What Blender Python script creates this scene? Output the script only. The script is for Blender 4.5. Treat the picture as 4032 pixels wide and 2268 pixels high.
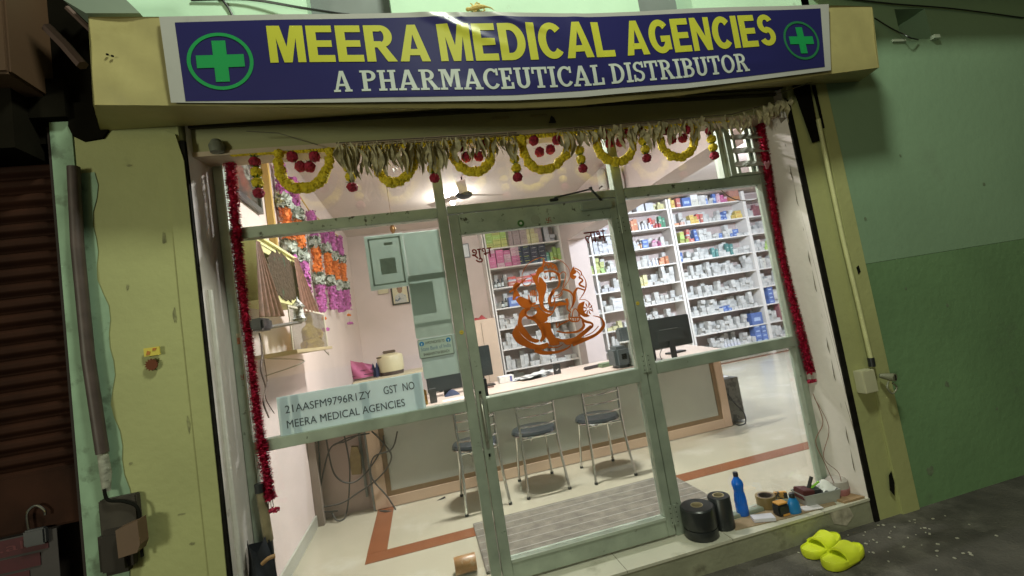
import bpy, bmesh, math, random
from mathutils import Vector, Matrix
random.seed(7)
R = math.radians
for o in list(bpy.data.objects): bpy.data.objects.remove(o)
scn = bpy.context.scene

# ------------------------------------------------------------------ camera
CAM = Vector((-0.23788, -2.44656, 1.33248))
FPX = 1761.54                     # focal length in pixels of the 4032 px wide photograph
YAW, PIT, ROL = R(12.31688), R(4.33224), R(-9.14073)
_f = Vector((math.sin(YAW)*math.cos(PIT), math.cos(YAW)*math.cos(PIT), math.sin(PIT)))
_r0 = Vector((math.cos(YAW), -math.sin(YAW), 0)); _u0 = _r0.cross(_f)
_r = math.cos(ROL)*_r0 + math.sin(ROL)*_u0
_u = -math.sin(ROL)*_r0 + math.cos(ROL)*_u0
cd = bpy.data.cameras.new('camera'); cam = bpy.data.objects.new('camera', cd)
scn.collection.objects.link(cam); scn.camera = cam
cam.matrix_world = Matrix(((_r.x, _u.x, -_f.x, CAM.x), (_r.y, _u.y, -_f.y, CAM.y), (_r.z, _u.z, -_f.z, CAM.z), (0, 0, 0, 1)))
cd.sensor_width = 36; cd.lens = FPX/4032*36; cd.clip_start = 0.02; cd.clip_end = 300
# ------------------------------------------------------------------ world and light
w = bpy.data.worlds.new('World'); scn.world = w; w.use_nodes = True
nt = w.node_tree; bg = nt.nodes['Background']
sky = nt.nodes.new('ShaderNodeTexSky'); sky.sky_type = 'NISHITA'; sky.sun_disc = False
sky.sun_elevation = R(14); sky.sun_rotation = R(200)
tint = nt.nodes.new('ShaderNodeMix'); tint.data_type = 'RGBA'; tint.blend_type = 'MULTIPLY'; tint.inputs[0].default_value = 1; tint.inputs[7].default_value = (1.0, 1.0, 0.62, 1)
nt.links.new(sky.outputs[0], tint.inputs[6]); nt.links.new(tint.outputs[2], bg.inputs[0]); bg.inputs[1].default_value = 0.012
scn.view_settings.view_transform = 'Standard'; scn.view_settings.look = 'None'
scn.view_settings.exposure = 0.18; scn.view_settings.gamma = 1
col = scn.collection
def light(name, kind, loc, power, color, size=0.05, rot=(0, 0, 0), sy=None, spot=None, blend=0.5):
    d = bpy.data.lights.new(name, kind); o = bpy.data.objects.new(name, d); col.objects.link(o)
    o.location = loc; o.rotation_euler = rot; d.energy = power; d.color = color
    if kind == 'AREA':
        d.size = size
        if sy: d.shape = 'RECTANGLE'; d.size_y = sy
    else: d.shadow_soft_size = size
    if spot: d.spot_size = spot; d.spot_blend = blend
    return o
# lamp positions (their fixtures are built further down)
STREET = Vector((0.55, -2.1, 5.1))
BULB = Vector((0.455, 3.70, 3.115))
light('facade_lamp_light', 'SPOT', STREET, 430, (0.93, 1.0, 0.80), 0.28, (0, 0, 0), spot=R(165), blend=0.3)
light('street_fill_light', 'POINT', (-4.6, -5.5, 1.9), 350, (0.95, 1.0, 0.78), 0.5)  # low fill added to brighten the lintel and sign underside, no fixture built
light('front_tube_light', 'AREA', (0.5, 1.0, 3.13), 140, (1.0, 0.96, 0.92), 0.5, sy=0.08)
light('bulb_light', 'POINT', BULB + Vector((0, 0, -0.08)), 20, (1.0, 0.97, 0.93), 0.04)
light('side_tube_glow', 'POINT', (4.6, 2.0, 2.95), 26, (0.72, 0.80, 1.0), 0.15)
light('side_tube_light', 'AREA', (4.4, 2.05, 3.10), 220, (0.80, 0.87, 1.0), 1.2, (R(50), 0, 0), sy=0.12)

# ------------------------------------------------------------------ pixel helpers (2576 px wide grid over the photo)
PS = 4032/2576
def _ray(u, v): return _f*FPX + _r*(u*PS-2016) - _u*(v*PS-1134)
def PY(u, v, y): d = _ray(u, v); return CAM + d*((y-CAM.y)/d.y)
def PX(u, v, x): d = _ray(u, v); return CAM + d*((x-CAM.x)/d.x)
def PZ(u, v, z): d = _ray(u, v); return CAM + d*((z-CAM.z)/d.z)

# ------------------------------------------------------------------ materials
MATS = {}
def N(nt, t, **k):
    n = nt.nodes.new(t)
    for a, b in k.items(): setattr(n, a, b)
    return n
def mat(name, c, rough=0.6, metal=0.0, var=0.12, scale=3.0, bump=0.0, bscale=40.0, c2=None, thr=0.55, soft=0.1, sscale=None, spec=0.5, emit=None, es=0, coord='Object', stretch=None, sheen=0, sub=0):
    """principled material with noise variation, optional second colour in patches, optional bump"""
    if name in MATS: return MATS[name]
    m = bpy.data.materials.new(name); m.use_nodes = True; nt = m.node_tree
    b = nt.nodes['Principled BSDF']; b.inputs['Roughness'].default_value = rough; b.inputs['Metallic'].default_value = metal
    b.inputs['Specular IOR Level'].default_value = spec
    tc = N(nt, 'ShaderNodeTexCoord'); src = tc.outputs[coord]
    if stretch:
        mp = N(nt, 'ShaderNodeMapping'); mp.inputs['Scale'].default_value = stretch; nt.links.new(src, mp.inputs[0]); src = mp.outputs[0]
    no = N(nt, 'ShaderNodeTexNoise'); no.inputs['Scale'].default_value = scale; no.inputs['Detail'].default_value = 6; nt.links.new(src, no.inputs['Vector'])
    mr = N(nt, 'ShaderNodeMapRange'); mr.inputs['From Min'].default_value = 0.3; mr.inputs['From Max'].default_value = 0.7
    mr.inputs['To Min'].default_value = 1-var; mr.inputs['To Max'].default_value = 1+var; nt.links.new(no.outputs[0], mr.inputs[0])
    mx = N(nt, 'ShaderNodeMix', data_type='RGBA', blend_type='MULTIPLY'); mx.inputs[0].default_value = 1
    mx.inputs[6].default_value = (*c, 1); nt.links.new(mr.outputs[0], mx.inputs[7]); out = mx.outputs[2]
    if c2:
        n2 = N(nt, 'ShaderNodeTexNoise'); n2.inputs['Scale'].default_value = sscale or scale*2; n2.inputs['Detail'].default_value = 8; n2.inputs['Roughness'].default_value = 0.62
        nt.links.new(src, n2.inputs['Vector'])
        m2 = N(nt, 'ShaderNodeMapRange'); m2.inputs['From Min'].default_value = thr; m2.inputs['From Max'].default_value = thr+soft; nt.links.new(n2.outputs[0], m2.inputs[0])
        x2 = N(nt, 'ShaderNodeMix', data_type='RGBA'); nt.links.new(m2.outputs[0], x2.inputs[0]); nt.links.new(out, x2.inputs[6]); x2.inputs[7].default_value = (*c2, 1); out = x2.outputs[2]
    nt.links.new(out, b.inputs['Base Color'])
    if bump:
        n3 = N(nt, 'ShaderNodeTexNoise'); n3.inputs['Scale'].default_value = bscale; n3.inputs['Detail'].default_value = 5; nt.links.new(src, n3.inputs['Vector'])
        bp = N(nt, 'ShaderNodeBump'); bp.inputs['Strength'].default_value = bump; bp.inputs['Distance'].default_value = 0.01
        nt.links.new(n3.outputs[0], bp.inputs['Height']); nt.links.new(bp.outputs[0], b.inputs['Normal'])
    if emit: b.inputs['Emission Color'].default_value = (*emit, 1); b.inputs['Emission Strength'].default_value = es
    if sub: b.inputs['Subsurface Weight'].default_value = 0; 
    MATS[name] = m; return m
def glassmat(name, tint=(0.93, 0.96, 0.95), spec=0.055, dirt=0.02):
    m = bpy.data.materials.new(name); m.use_nodes = True; nt = m.node_tree; nt.nodes.clear()
    out = N(nt, 'ShaderNodeOutputMaterial'); tr = N(nt, 'ShaderNodeBsdfTransparent'); tr.inputs[0].default_value = (*tint, 1)
    gl = N(nt, 'ShaderNodeBsdfGlossy'); gl.inputs['Roughness'].default_value = 0.02
    fr = N(nt, 'ShaderNodeLayerWeight'); fr.inputs[0].default_value = 0.12
    mr = N(nt, 'ShaderNodeMapRange'); mr.inputs['To Min'].default_value = spec; mr.inputs['To Max'].default_value = 0.7; nt.links.new(fr.outputs['Fresnel'], mr.inputs[0])
    mx = N(nt, 'ShaderNodeMixShader'); nt.links.new(mr.outputs[0], mx.inputs[0]); nt.links.new(tr.outputs[0], mx.inputs[1]); nt.links.new(gl.outputs[0], mx.inputs[2])
    df = N(nt, 'ShaderNodeBsdfDiffuse'); df.inputs[0].default_value = (.6, .62, .58, 1)
    tc = N(nt, 'ShaderNodeTexCoord'); no = N(nt, 'ShaderNodeTexNoise'); no.inputs['Scale'].default_value = 5; no.inputs['Detail'].default_value = 6; nt.links.new(tc.outputs['Object'], no.inputs['Vector'])
    m2 = N(nt, 'ShaderNodeMapRange'); m2.inputs['From Min'].default_value = .4; m2.inputs['From Max'].default_value = .8; m2.inputs['To Max'].default_value = dirt*3; m2.inputs['To Min'].default_value = dirt*.3; nt.links.new(no.outputs[0], m2.inputs[0])
    m3 = N(nt, 'ShaderNodeMixShader'); nt.links.new(m2.outputs[0], m3.inputs[0]); nt.links.new(mx.outputs[0], m3.inputs[1]); nt.links.new(df.outputs[0], m3.inputs[2])
    nt.links.new(m3.outputs[0], out.inputs[0]); return m
def bandmat(name, base, bands, rough=0.5, mott=0.0):
    mxv = max(base); base = tuple(.80*c+.20*(.35+.3*mxv) for c in base) if mxv-min(base) > .12 else base
    """printed carton: bands = [(z0, z1, x0, x1, colour)] in the box's own 0..1 coordinates"""
    m = bpy.data.materials.new(name); m.use_nodes = True; nt = m.node_tree; b = nt.nodes['Principled BSDF']; b.inputs['Roughness'].default_value = rough
    tc = N(nt, 'ShaderNodeTexCoord'); sp = N(nt, 'ShaderNodeSeparateXYZ'); nt.links.new(tc.outputs['Generated'], sp.inputs[0])
    oi = N(nt, 'ShaderNodeObjectInfo'); mr = N(nt, 'ShaderNodeMapRange'); mr.inputs['To Min'].default_value = .78; mr.inputs['To Max'].default_value = 1.05; nt.links.new(oi.outputs['Random'], mr.inputs[0])
    mx = N(nt, 'ShaderNodeMix', data_type='RGBA', blend_type='MULTIPLY'); mx.inputs[0].default_value = 1; mx.inputs[6].default_value = (*base, 1); nt.links.new(mr.outputs[0], mx.inputs[7]); out = mx.outputs[2]
    for z0, z1, x0, x1, c in bands:
        prod = None
        for ax, lo, hi in (('Z', z0, z1), ('X', x0, x1)):
            for op, val in (('GREATER_THAN', lo), ('LESS_THAN', hi)):
                q = N(nt, 'ShaderNodeMath', operation=op); nt.links.new(sp.outputs[ax], q.inputs[0]); q.inputs[1].default_value = val
                if prod is None: prod = q.outputs[0]
                else:
                    p = N(nt, 'ShaderNodeMath', operation='MULTIPLY'); nt.links.new(prod, p.inputs[0]); nt.links.new(q.outputs[0], p.inputs[1]); prod = p.outputs[0]
        x = N(nt, 'ShaderNodeMix', data_type='RGBA'); nt.links.new(prod, x.inputs[0]); nt.links.new(out, x.inputs[6]); x.inputs[7].default_value = (*c, 1); out = x.outputs[2]
    mp = N(nt, 'ShaderNodeMapping'); mp.inputs['Scale'].default_value = (5, 1, 11); nt.links.new(tc.outputs['Generated'], mp.inputs[0])
    ad = N(nt, 'ShaderNodeVectorMath', operation='ADD'); nt.links.new(mp.outputs[0], ad.inputs[0]); nt.links.new(oi.outputs['Location'], ad.inputs[1])
    no = N(nt, 'ShaderNodeTexNoise'); no.inputs['Scale'].default_value = 1.3; no.inputs['Detail'].default_value = 2; nt.links.new(ad.outputs[0], no.inputs['Vector'])
    m2 = N(nt, 'ShaderNodeMapRange'); m2.inputs['From Min'].default_value = .56; m2.inputs['From Max'].default_value = .60; m2.inputs['To Max'].default_value = .55; nt.links.new(no.outputs[0], m2.inputs[0])
    xp = N(nt, 'ShaderNodeMix', data_type='RGBA'); nt.links.new(m2.outputs[0], xp.inputs[0]); nt.links.new(out, xp.inputs[6]); xp.inputs[7].default_value = (base[0]*.35+.05, base[1]*.35+.05, base[2]*.4+.10, 1); out = xp.outputs[2]
    nt.links.new(out, b.inputs['Base Color']); return m

def translucent(m, k=.55):
    nt = m.node_tree; b = nt.nodes['Principled BSDF']; out = [n for n in nt.nodes if n.type == 'OUTPUT_MATERIAL'][0]
    t = N(nt, 'ShaderNodeBsdfTranslucent'); x = N(nt, 'ShaderNodeMixShader'); x.inputs[0].default_value = k
    if b.inputs['Base Color'].is_linked: nt.links.new(b.inputs['Base Color'].links[0].from_socket, t.inputs[0])
    nt.links.new(b.outputs[0], x.inputs[1]); nt.links.new(t.outputs[0], x.inputs[2]); nt.links.new(x.outputs[0], out.inputs[0]); return m
# ------------------------------------------------------------------ mesh builder
class MB:
    def __init__(s): s.v = []; s.f = []
    def add(s, vs, fs, M=None):
        n = len(s.v)
        s.v += [tuple(M @ Vector(p)) if M is not None else tuple(p) for p in vs]
        s.f += [tuple(i+n for i in f) for f in fs]; return s
    def box(s, x0, x1, y0, y1, z0, z1, M=None):
        vs = [(x, y, z) for z in (z0, z1) for y in (y0, y1) for x in (x0, x1)]
        return s.add(vs, [(0, 2, 3, 1), (4, 5, 7, 6), (0, 1, 5, 4), (2, 6, 7, 3), (0, 4, 6, 2), (1, 3, 7, 5)], M)
    def bbox(s, x0, x1, y0, y1, z0, z1, b=0.004, M=None):
        """bevelled box"""
        bm = bmesh.new(); bmesh.ops.create_cube(bm, size=1)
        for v in bm.verts: v.co = Vector(((x0+x1)/2+v.co.x*(x1-x0), (y0+y1)/2+v.co.y*(y1-y0), (z0+z1)/2+v.co.z*(z1-z0)))
        bmesh.ops.bevel(bm, geom=list(bm.edges), offset=min(b, .45*min(x1-x0, y1-y0, z1-z0)), segments=2, affect='EDGES')
        bm.verts.index_update(); s.add([v.co for v in bm.verts], [[v.index for v in f.verts] for f in bm.faces], M); bm.free(); return s
    def prism(s, pts, a0, a1, axis='Y', M=None):
        """polygon pts (2D) extruded along axis from a0 to a1; pts are (x,z) for Y, (y,z) for X, (x,y) for Z"""
        def mk(p, a): return (p[0], a, p[1]) if axis == 'Y' else (a, p[0], p[1]) if axis == 'X' else (p[0], p[1], a)
        n = len(pts); vs = [mk(p, a0) for p in pts]+[mk(p, a1) for p in pts]
        return s.add(vs, [tuple(range(n)), tuple(range(2*n-1, n-1, -1))]+[(i, (i+1) % n, n+(i+1) % n, n+i) for i in range(n)], M)
    def tube(s, path, r, n=8, cap=True):
        P = [Vector(p) for p in path]; rs = r if isinstance(r, (list, tuple)) else [r]*len(P)
        base = len(s.v); up = None
        for i, p in enumerate(P):
            t = (P[min(i+1, len(P)-1)]-P[max(i-1, 0)])
            if t.length < 1e-9: t = Vector((0, 0, 1))
            t.normalize()
            if up is None: up = Vector((0, 0, 1)) if abs(t.z) < .9 else Vector((1, 0, 0))
            a = t.cross(up); a = a.normalized() if a.length > 1e-6 else t.orthogonal().normalized(); b = a.cross(t); up = b
            for k in range(n):
                an = 2*math.pi*k/n; s.v.append(tuple(p+(a*math.cos(an)+b*math.sin(an))*rs[i]))
        for i in range(len(P)-1):
            for k in range(n):
                q = base+i*n; s.f.append((q+k, q+(k+1) % n, q+n+(k+1) % n, q+n+k))
        if cap: s.f.append(tuple(range(base+n-1, base-1, -1))); s.f.append(tuple(base+(len(P)-1)*n+k for k in range(n)))
        return s
    def lathe(s, prof, n=20, M=None, sx=1, sy=1):
        """prof [(r,z)] bottom to top about Z"""
        vs = [(r*math.cos(2*math.pi*k/n)*sx, r*math.sin(2*math.pi*k/n)*sy, z) for r, z in prof for k in range(n)]
        fs = [(i*n+k, i*n+(k+1) % n, (i+1)*n+(k+1) % n, (i+1)*n+k) for i in range(len(prof)-1) for k in range(n)]
        fs.append(tuple(range(n-1, -1, -1))); fs.append(tuple((len(prof)-1)*n+k for k in range(n)))
        return s.add(vs, fs, M)
    def grid(s, fn, nu, nv, M=None):
        vs = [fn(i/nu, j/nv) for j in range(nv+1) for i in range(nu+1)]
        return s.add(vs, [(j*(nu+1)+i, j*(nu+1)+i+1, (j+1)*(nu+1)+i+1, (j+1)*(nu+1)+i) for j in range(nv) for i in range(nu)], M)
    def mesh(s, name, m, smooth=False):
        me = bpy.data.meshes.new(name); me.from_pydata(s.v, [], s.f); me.validate(); me.update()
        if m: me.materials.append(m)
        if smooth:
            for p in me.polygons: p.use_smooth = True
            try: me.set_sharp_from_angle(angle=R(40))
            except Exception: pass
        return me
def tag(o, label=None, cat=None, group=None, kind=None):
    if label: o['label'] = label
    if cat: o['category'] = cat
    if group: o['group'] = group
    if kind: o['kind'] = kind
    return o
def link(name, me, parent=None):
    o = bpy.data.objects.new(name, me); col.objects.link(o)
    if parent is not None:
        o.parent = parent
        if not parent.get('_local'):
            a = parent; off = Vector((0, 0, 0))
            while a is not None: off += a.location; a = a.parent
            o.location = -off
    return o
def part(name, mb, m, parent, smooth=False, label=None):
    o = link(name, mb.mesh(name, m, smooth), parent)
    if label: o['label'] = label
    return o
def single(name, mb, m, label, cat, group=None, smooth=False):
    return tag(link(name, mb.mesh(name, m, smooth)), label, cat, group)
def struct(name, mb, m, smooth=False): return tag(link(name, mb.mesh(name, m, smooth)), kind='structure')
def thing(name, label, cat, loc=(0, 0, 0), group=None, rz=0, local=False):
    o = bpy.data.objects.new(name, None); col.objects.link(o); o.location = loc; o.rotation_euler.z = rz; o.empty_display_size = .1
    if local: o['_local'] = 1
    return tag(o, label, cat, group)
def dup(root, loc=None, rz=None, label=None):
    r = root.copy(); col.objects.link(r)
    if loc is not None: r.location = loc
    if rz is not None: r.rotation_euler.z = rz
    if label: r['label'] = label
    for ch in list(root.children):
        c = ch.copy(); col.objects.link(c); c.parent = r
        for g in ch.children:
            d = g.copy(); col.objects.link(d); d.parent = c
    return r
def textverts(s, offset=0.0, spacing=1.0, shear=0.0, res=4):
    cu = bpy.data.curves.new('t', 'FONT'); cu.body = s; cu.size = 1; cu.offset = offset; cu.space_character = spacing; cu.shear = shear; cu.resolution_u = res; cu.fill_mode = 'FRONT' if hasattr(cu, 'fill_mode') else cu.fill_mode
    o = bpy.data.objects.new('t', cu); col.objects.link(o); bpy.context.view_layer.update()
    me = bpy.data.meshes.new_from_object(o.evaluated_get(bpy.context.evaluated_depsgraph_get()))
    vs = [v.co.copy() for v in me.vertices]; fs = [tuple(p.vertices) for p in me.polygons]
    bpy.data.objects.remove(o); bpy.data.curves.remove(cu); bpy.data.meshes.remove(me)
    if not vs: return [], []
    x0 = min(v.x for v in vs); x1 = max(v.x for v in vs); y0 = min(v.y for v in vs); y1 = max(v.y for v in vs)
    return [((v.x-x0)/(x1-x0), (v.y-y0)/(y1-y0)) for v in vs], fs
def plane_text(mb, s, x0, x1, z0, z1, y, **k):
    """flat text facing -Y"""
    vs, fs = textverts(s, **k); mb.add([(x0+a*(x1-x0), y, z0+b*(z1-z0)) for a, b in vs], fs)
def stroke(mb, pts, wd, depth, place):
    """flat ribbon polygon along pts in 2D, mapped by place(x, y, depth)"""
    P = [Vector((p[0], p[1])) for p in pts]; L = []; Rr = []
    for i, p in enumerate(P):
        t = P[min(i+1, len(P)-1)]-P[max(i-1, 0)]; t = t.normalized() if t.length else Vector((1, 0)); nn = Vector((-t.y, t.x))
        ww = wd if not isinstance(wd, (list, tuple)) else wd[min(i, len(wd)-1)]
        L.append(p+nn*ww/2); Rr.append(p-nn*ww/2)
    n = len(P); vs = [place(q.x, q.y, depth) for q in L]+[place(q.x, q.y, depth) for q in Rr]
    mb.add(vs, [(i, i+1, n+i+1, n+i) for i in range(n-1)])
def smoothpath(pts, k=6):
    P = [Vector(p) for p in pts]; out = []
    for i in range(len(P)-1):
        a, b, c, d = P[max(i-1, 0)], P[i], P[i+1], P[min(i+2, len(P)-1)]
        for j in range(k):
            t = j/k; out.append(0.5*((2*b)+(-a+c)*t+(2*a-5*b+4*c-d)*t*t+(-a+3*b-3*c+d)*t**3))
    out.append(P[-1]); return out

# palette
M_pink = mat('pink_wall_paint', (0.68, 0.575, 0.54), 0.75, var=0.05, scale=2, bump=0.15, bscale=60)
M_ceil = mat('ceiling_paint', (0.64, 0.55, 0.50), 0.8, var=0.06, scale=1.5)
M_white = mat('white_shelf_laminate', (0.72, 0.68, 0.64), 0.4, var=0.04)
M_alu = mat('painted_aluminium', (0.35, 0.405, 0.335), 0.38, metal=0.35, var=0.16, scale=9, c2=(0.10, 0.105, 0.08), thr=0.66, soft=0.05, sscale=22, bump=.05)
M_alustain = mat('stained_aluminium', (0.36, 0.43, 0.35), 0.42, metal=0.3, var=0.18, scale=9, c2=(0.07, 0.075, 0.055), thr=0.60, soft=0.07, sscale=24)
M_olive = mat('olive_wall_paint', (0.39, 0.40, 0.175), 0.7, var=0.13, scale=1.6, bump=0.25, bscale=25, c2=(0.22, 0.23, .09), thr=.68, soft=.2, sscale=4)
M_green = mat('green_wall_paint', (0.235, 0.36, 0.23), 0.7, var=0.08, scale=.9, bump=0.2, bscale=18, c2=(.215, .31, .205), thr=.62, soft=.2, sscale=1.8)
M_green2 = mat('dark_green_dado_paint', (0.15, 0.262, 0.125), 0.7, var=0.16, scale=1.1, bump=0.35, bscale=22, c2=(.12, .17, .10), thr=.62, soft=.14, sscale=2.4)
M_mint = mat('mint_plaster', (0.50, 0.72, 0.55), 0.8, var=0.08, scale=3, c2=(.33, .42, .33), thr=.66, soft=.08, sscale=9)
M_black = mat('black_plastic', (0.018, 0.02, 0.022), 0.35, var=.1)
M_dark = mat('dark_recess', (0.012, 0.012, 0.010), 1.0, spec=0)
M_yel = mat('yellow_sheet_metal', (0.37, 0.325, 0.14), 0.45, var=0.14, scale=4, bump=.35, bscale=7, c2=(.29, .25, .10), thr=.6, soft=.2, sscale=6)
M_chrome = mat('chrome_tube', (0.62, 0.62, 0.60), 0.18, metal=1.0, var=.03)
M_rust = mat('rusty_iron', (0.08, 0.045, 0.03), 0.8, var=.4, scale=20, bump=.5)
GL = glassmat('window_glass', dirt=.012)
GL2 = glassmat('picture_glass', spec=0.05, dirt=0.0)

# ================================================================== OUTSIDE SETTING
YW = -0.20        # front plane of the facade
gm = mat('wet_dark_ground', (0.078, 0.070, 0.058), 0.85, var=0.45, scale=4, bump=1.0, bscale=70, c2=(0.17, 0.155, 0.13), thr=0.56, soft=0.16, sscale=2.6)
b = MB(); b.grid(lambda s, t: (-30+60*s, -40+39.82*t, -0.135), 30, 30); b.grid(lambda s, t: (2.15+28*s, -0.19+.9*t, -0.134), 4, 1); b.grid(lambda s, t: (-30+28.8*s, -0.19+.9*t, -0.134), 4, 1)
struct('ground', b, gm)
# entrance step
sm = mat('cream_step_tile', (0.55, 0.53, 0.43), 0.25, var=.06, c2=(.38, .36, .28), thr=.62, soft=.12, sscale=3)
sf = mat('dirty_step_riser', (0.27, 0.27, 0.19), 0.7, var=.2, scale=4, c2=(.14, .13, .09), thr=.6, soft=.12, sscale=4, bump=.3)
st = thing('entrance_step', 'long cream tiled step with grimy riser below the glass door', 'step', (0.5, -.1, -.135))
b = MB(); b.box(-1.17, 2.17, -0.200, 0.03, -0.014, 0.0); part('tread', b, sm, st)
b = MB(); b.box(-1.17, 2.17, -0.196, 0.03, -0.135, -0.0145); part('riser', b, sf, st)
for x in (-.6, 0.0, .61, 1.23, 1.83): b = MB(); b.box(x-.0015, x+.0015, -.2005, .03, -.012, .0008); part('tile_joint', b, mat('tile_grout', (.2, .18, .14), .9), st)
b = MB(); b.add([(1.86, -.1985, -.008), (1.93, -.1985, -.002), (2.0, -.1985, -.012), (2.02, -.1985, -.07), (1.96, -.1985, -.11), (1.88, -.1985, -.08)], [(0, 1, 2, 3, 4, 5)]); part('chipped_patch', b, mat('bare_plaster', (.42, .38, .30), .9, var=.35, scale=25), st)

# walls of the facade: pillars, right wall, wall above
lp = thing('left_pillar', 'olive painted masonry pillar left of the shop opening, sticker on it', 'pillar', (-1.4, YW, -.135))
lp.name = 'masonry_pillar'
b = MB(); b.box(-1.60, -1.19, YW, .3, -.135, 2.60)
part('painted_face', b, M_olive, lp)
b = MB(); b.prism([(-1.245, -.135), (-1.19, -.135), (-1.178, .8), (-1.175, 2.3), (-1.20, 2.43), (-1.245, 2.45), (-1.25, 1.6)], YW-.012, YW-.001); part('raised_edge', b, M_olive, lp)
mg = mat('exposed_green_undercoat', (.27, .40, .27), .75, var=.15, scale=8, c2=(.17, .24, .16), thr=.55, soft=.1, sscale=9)
b = MB(); b.box(-1.687, -1.605, YW-.004, .3, -.135, 2.52); part('green_strip', b, mg, lp)
b = MB()
zs = [i*.06-.12 for i in range(41)]; ed = [(-1.545+.012*math.sin(z*9)+.01*math.sin(z*23+1)+.02*math.exp(-((z-1.0)/.5)**2), z) for z in zs]
b.add([(-1.602, YW-.0035, -.12)]+[(x, YW-.0035, z) for x, z in ed]+[(-1.602, YW-.0035, 2.28)], [tuple(range(len(ed)+2))]); part('flaked_band', b, mg, lp)
# black shutter guide slots each side
gb = mat('black_guide', (.010, .009, .007), .9, var=.5, scale=20, spec=.1)
b = MB(); b.box(-1.1895, -1.168, YW-.006, -.12, -.135, 2.40); tag(part('shutter_guide', b, gb, None), 'black shutter guide channel beside the olive left pillar', 'shutter guide')
b = MB(); b.box(2.150, 2.185, YW-.006, -.12, -.135, 2.42); tag(part('shutter_guide', b, gb, None), 'black shutter guide channel beside the right pillar', 'shutter guide')
rp = thing('masonry_pillar', 'olive painted masonry pillar right of the opening, conduit running down it', 'pillar', (2.35, YW, -.135))
b = MB(); b.box(2.186, 2.44, YW, .02, -.135, 2.52); part('painted_face', b, M_olive, rp)
b = MB(); b.prism([(2.345, -.135), (2.47, -.135), (2.475, 2.52), (2.40, 2.52), (2.375, 1.6), (2.345, .6)], YW-.014, YW-.001); part('raised_edge', b, M_olive, rp)
b = MB(); b.prism([(2.30, .10), (2.325, .12), (2.33, .05), (2.31, -.02), (2.285, .02)], YW-.016, YW-.0155); part('hole', b, M_dark, rp)
b = MB(); b.prism([(2.395, 1.33), (2.415, 1.34), (2.42, 1.30), (2.40, 1.285)], YW-.017, YW-.0155); part('hole', b, M_dark, rp)
gw = thing('green_wall', 'two-tone green plastered wall right of the shop', 'wall', (3.5, YW, -.135))
M_hole = M_dark
b = MB()
# upper part built around the square ventilation niche
nx0, nx1, nz0, nz1 = 3.19, 3.46, 2.80, 3.02
b.box(2.44, nx0, YW, .02, 1.342, 3.12); b.box(nx1, 9, YW, .02, 1.342, 3.12); b.box(nx0, nx1, YW, .2, 1.342, nz0); b.box(nx0, nx1, YW, .2, nz1, 3.12)
part('light_upper_part', b, M_green, gw)
b = MB(); b.box(2.44, 9, YW-.001, .02, -.135, 1.340); part('dark_lower_part', b, M_green2, gw)
b = MB(); b.box(nx0, nx1, .05, .07, nz0, nz1); part('niche_back', b, M_dark, gw)
b = MB(); b.box(nx1-.02, nx1+.03, YW-.03, YW-.002, nz0-.012, nz0+.012); b.box(3.1, nx0+.02, YW-.012, YW-.002, nz0-.02, nz0-.004); part('broken_plaster', b, mat('pale_plaster', (.5, .58, .46), .9), gw)
Mst_ = mat('grey_wall_scuff', (.15, .20, .12), .9, var=.3, scale=30); random.seed(31)
for (x, z, s_) in ((2.9, .52, .022), (3.25, .30, .012), (2.62, .05, .03), (2.75, 1.15, .010), (3.6, 1.75, .014), (2.95, 2.0, .010), (2.56, 1.62, .012), (3.05, 1.0, .014)):
    b = MB(); pts = [(x+s_*random.uniform(.5, 1.2)*math.cos(k*.524), z+s_*random.uniform(.5, 1.3)*math.sin(k*.524)) for k in range(12)]; b.add([(p[0], YW-.0022, p[1]) for p in pts], [tuple(range(12))]); part('scuff', b, Mst_, gw)
for (x, z, s_, e_) in ((-1.40, 2.30, .02, .3), (-1.29, 1.95, .012, 3), (-1.28, 1.60, .009, 4), (-1.50, 1.0, .012, .5), (-1.33, .75, .02, .2), (-1.27, 1.12, .008, 5), (-1.45, 1.75, .008, 2), (-1.30, .62, .015, .4)):
    b = MB(); pts = [(x+s_*random.uniform(.4, 1)*math.cos(k*.524), z+s_*e_*random.uniform(.5, 1.2)*math.sin(k*.524)) for k in range(12)]; b.add([(p[0], YW-.0015, p[1]) for p in pts], [tuple(range(12))]); part('chip', b, mat('chipped_paint', (.25, .25, .12), .9, var=.4, scale=40), lp)
# slab over the right part
b = MB(); b.box(2.5, 9, -.50, YW+.3, 3.125, 3.3); struct('balcony_slab', b, mat('slab_soffit', (.32, .36, .28), .85, var=.1))
# upper facade above the sign
uf = thing('upper_facade', 'mint plastered wall above the signboard with dark window gaps', 'wall', (.4, YW, 2.6))
b = MB()
def wallseg(x0, x1, z0=2.56, z1=5.5): b.box(x0, x1, YW, .1, z0, z1)
for x0, x1 in ((-1.50, -.56), (-.148, 1.28), (1.64, 2.5)): wallseg(x0, x1)
b.box(-.56, -.148, YW, .1, 2.56, 2.985); b.box(1.28, 1.64, YW, .1, 2.56, 2.985); part('mint_plaster', b, M_mint, uf)
for xa_, xb_ in ((-.56, -.148), (1.28, 1.64)): b = MB(); b.box(xa_, xb_, -.16, .1, 2.99, 3.025); part('brick_sill', b, mat('brown_brick', (.11, .06, .05), .8, var=.3, scale=12), uf)
b = MB()
for x in (-.44, -.33, -.22, 1.37, 1.46, 1.55): b.box(x-.004, x+.004, -.164, -.158, 2.99, 3.027)
b.box(-.56, -.148, -.163, -.158, 3.025, 3.031); b.box(1.28, 1.64, -.163, -.158, 3.025, 3.031); part('mortar', b, mat('white_mortar', (.6, .6, .56), .9), uf)
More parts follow.
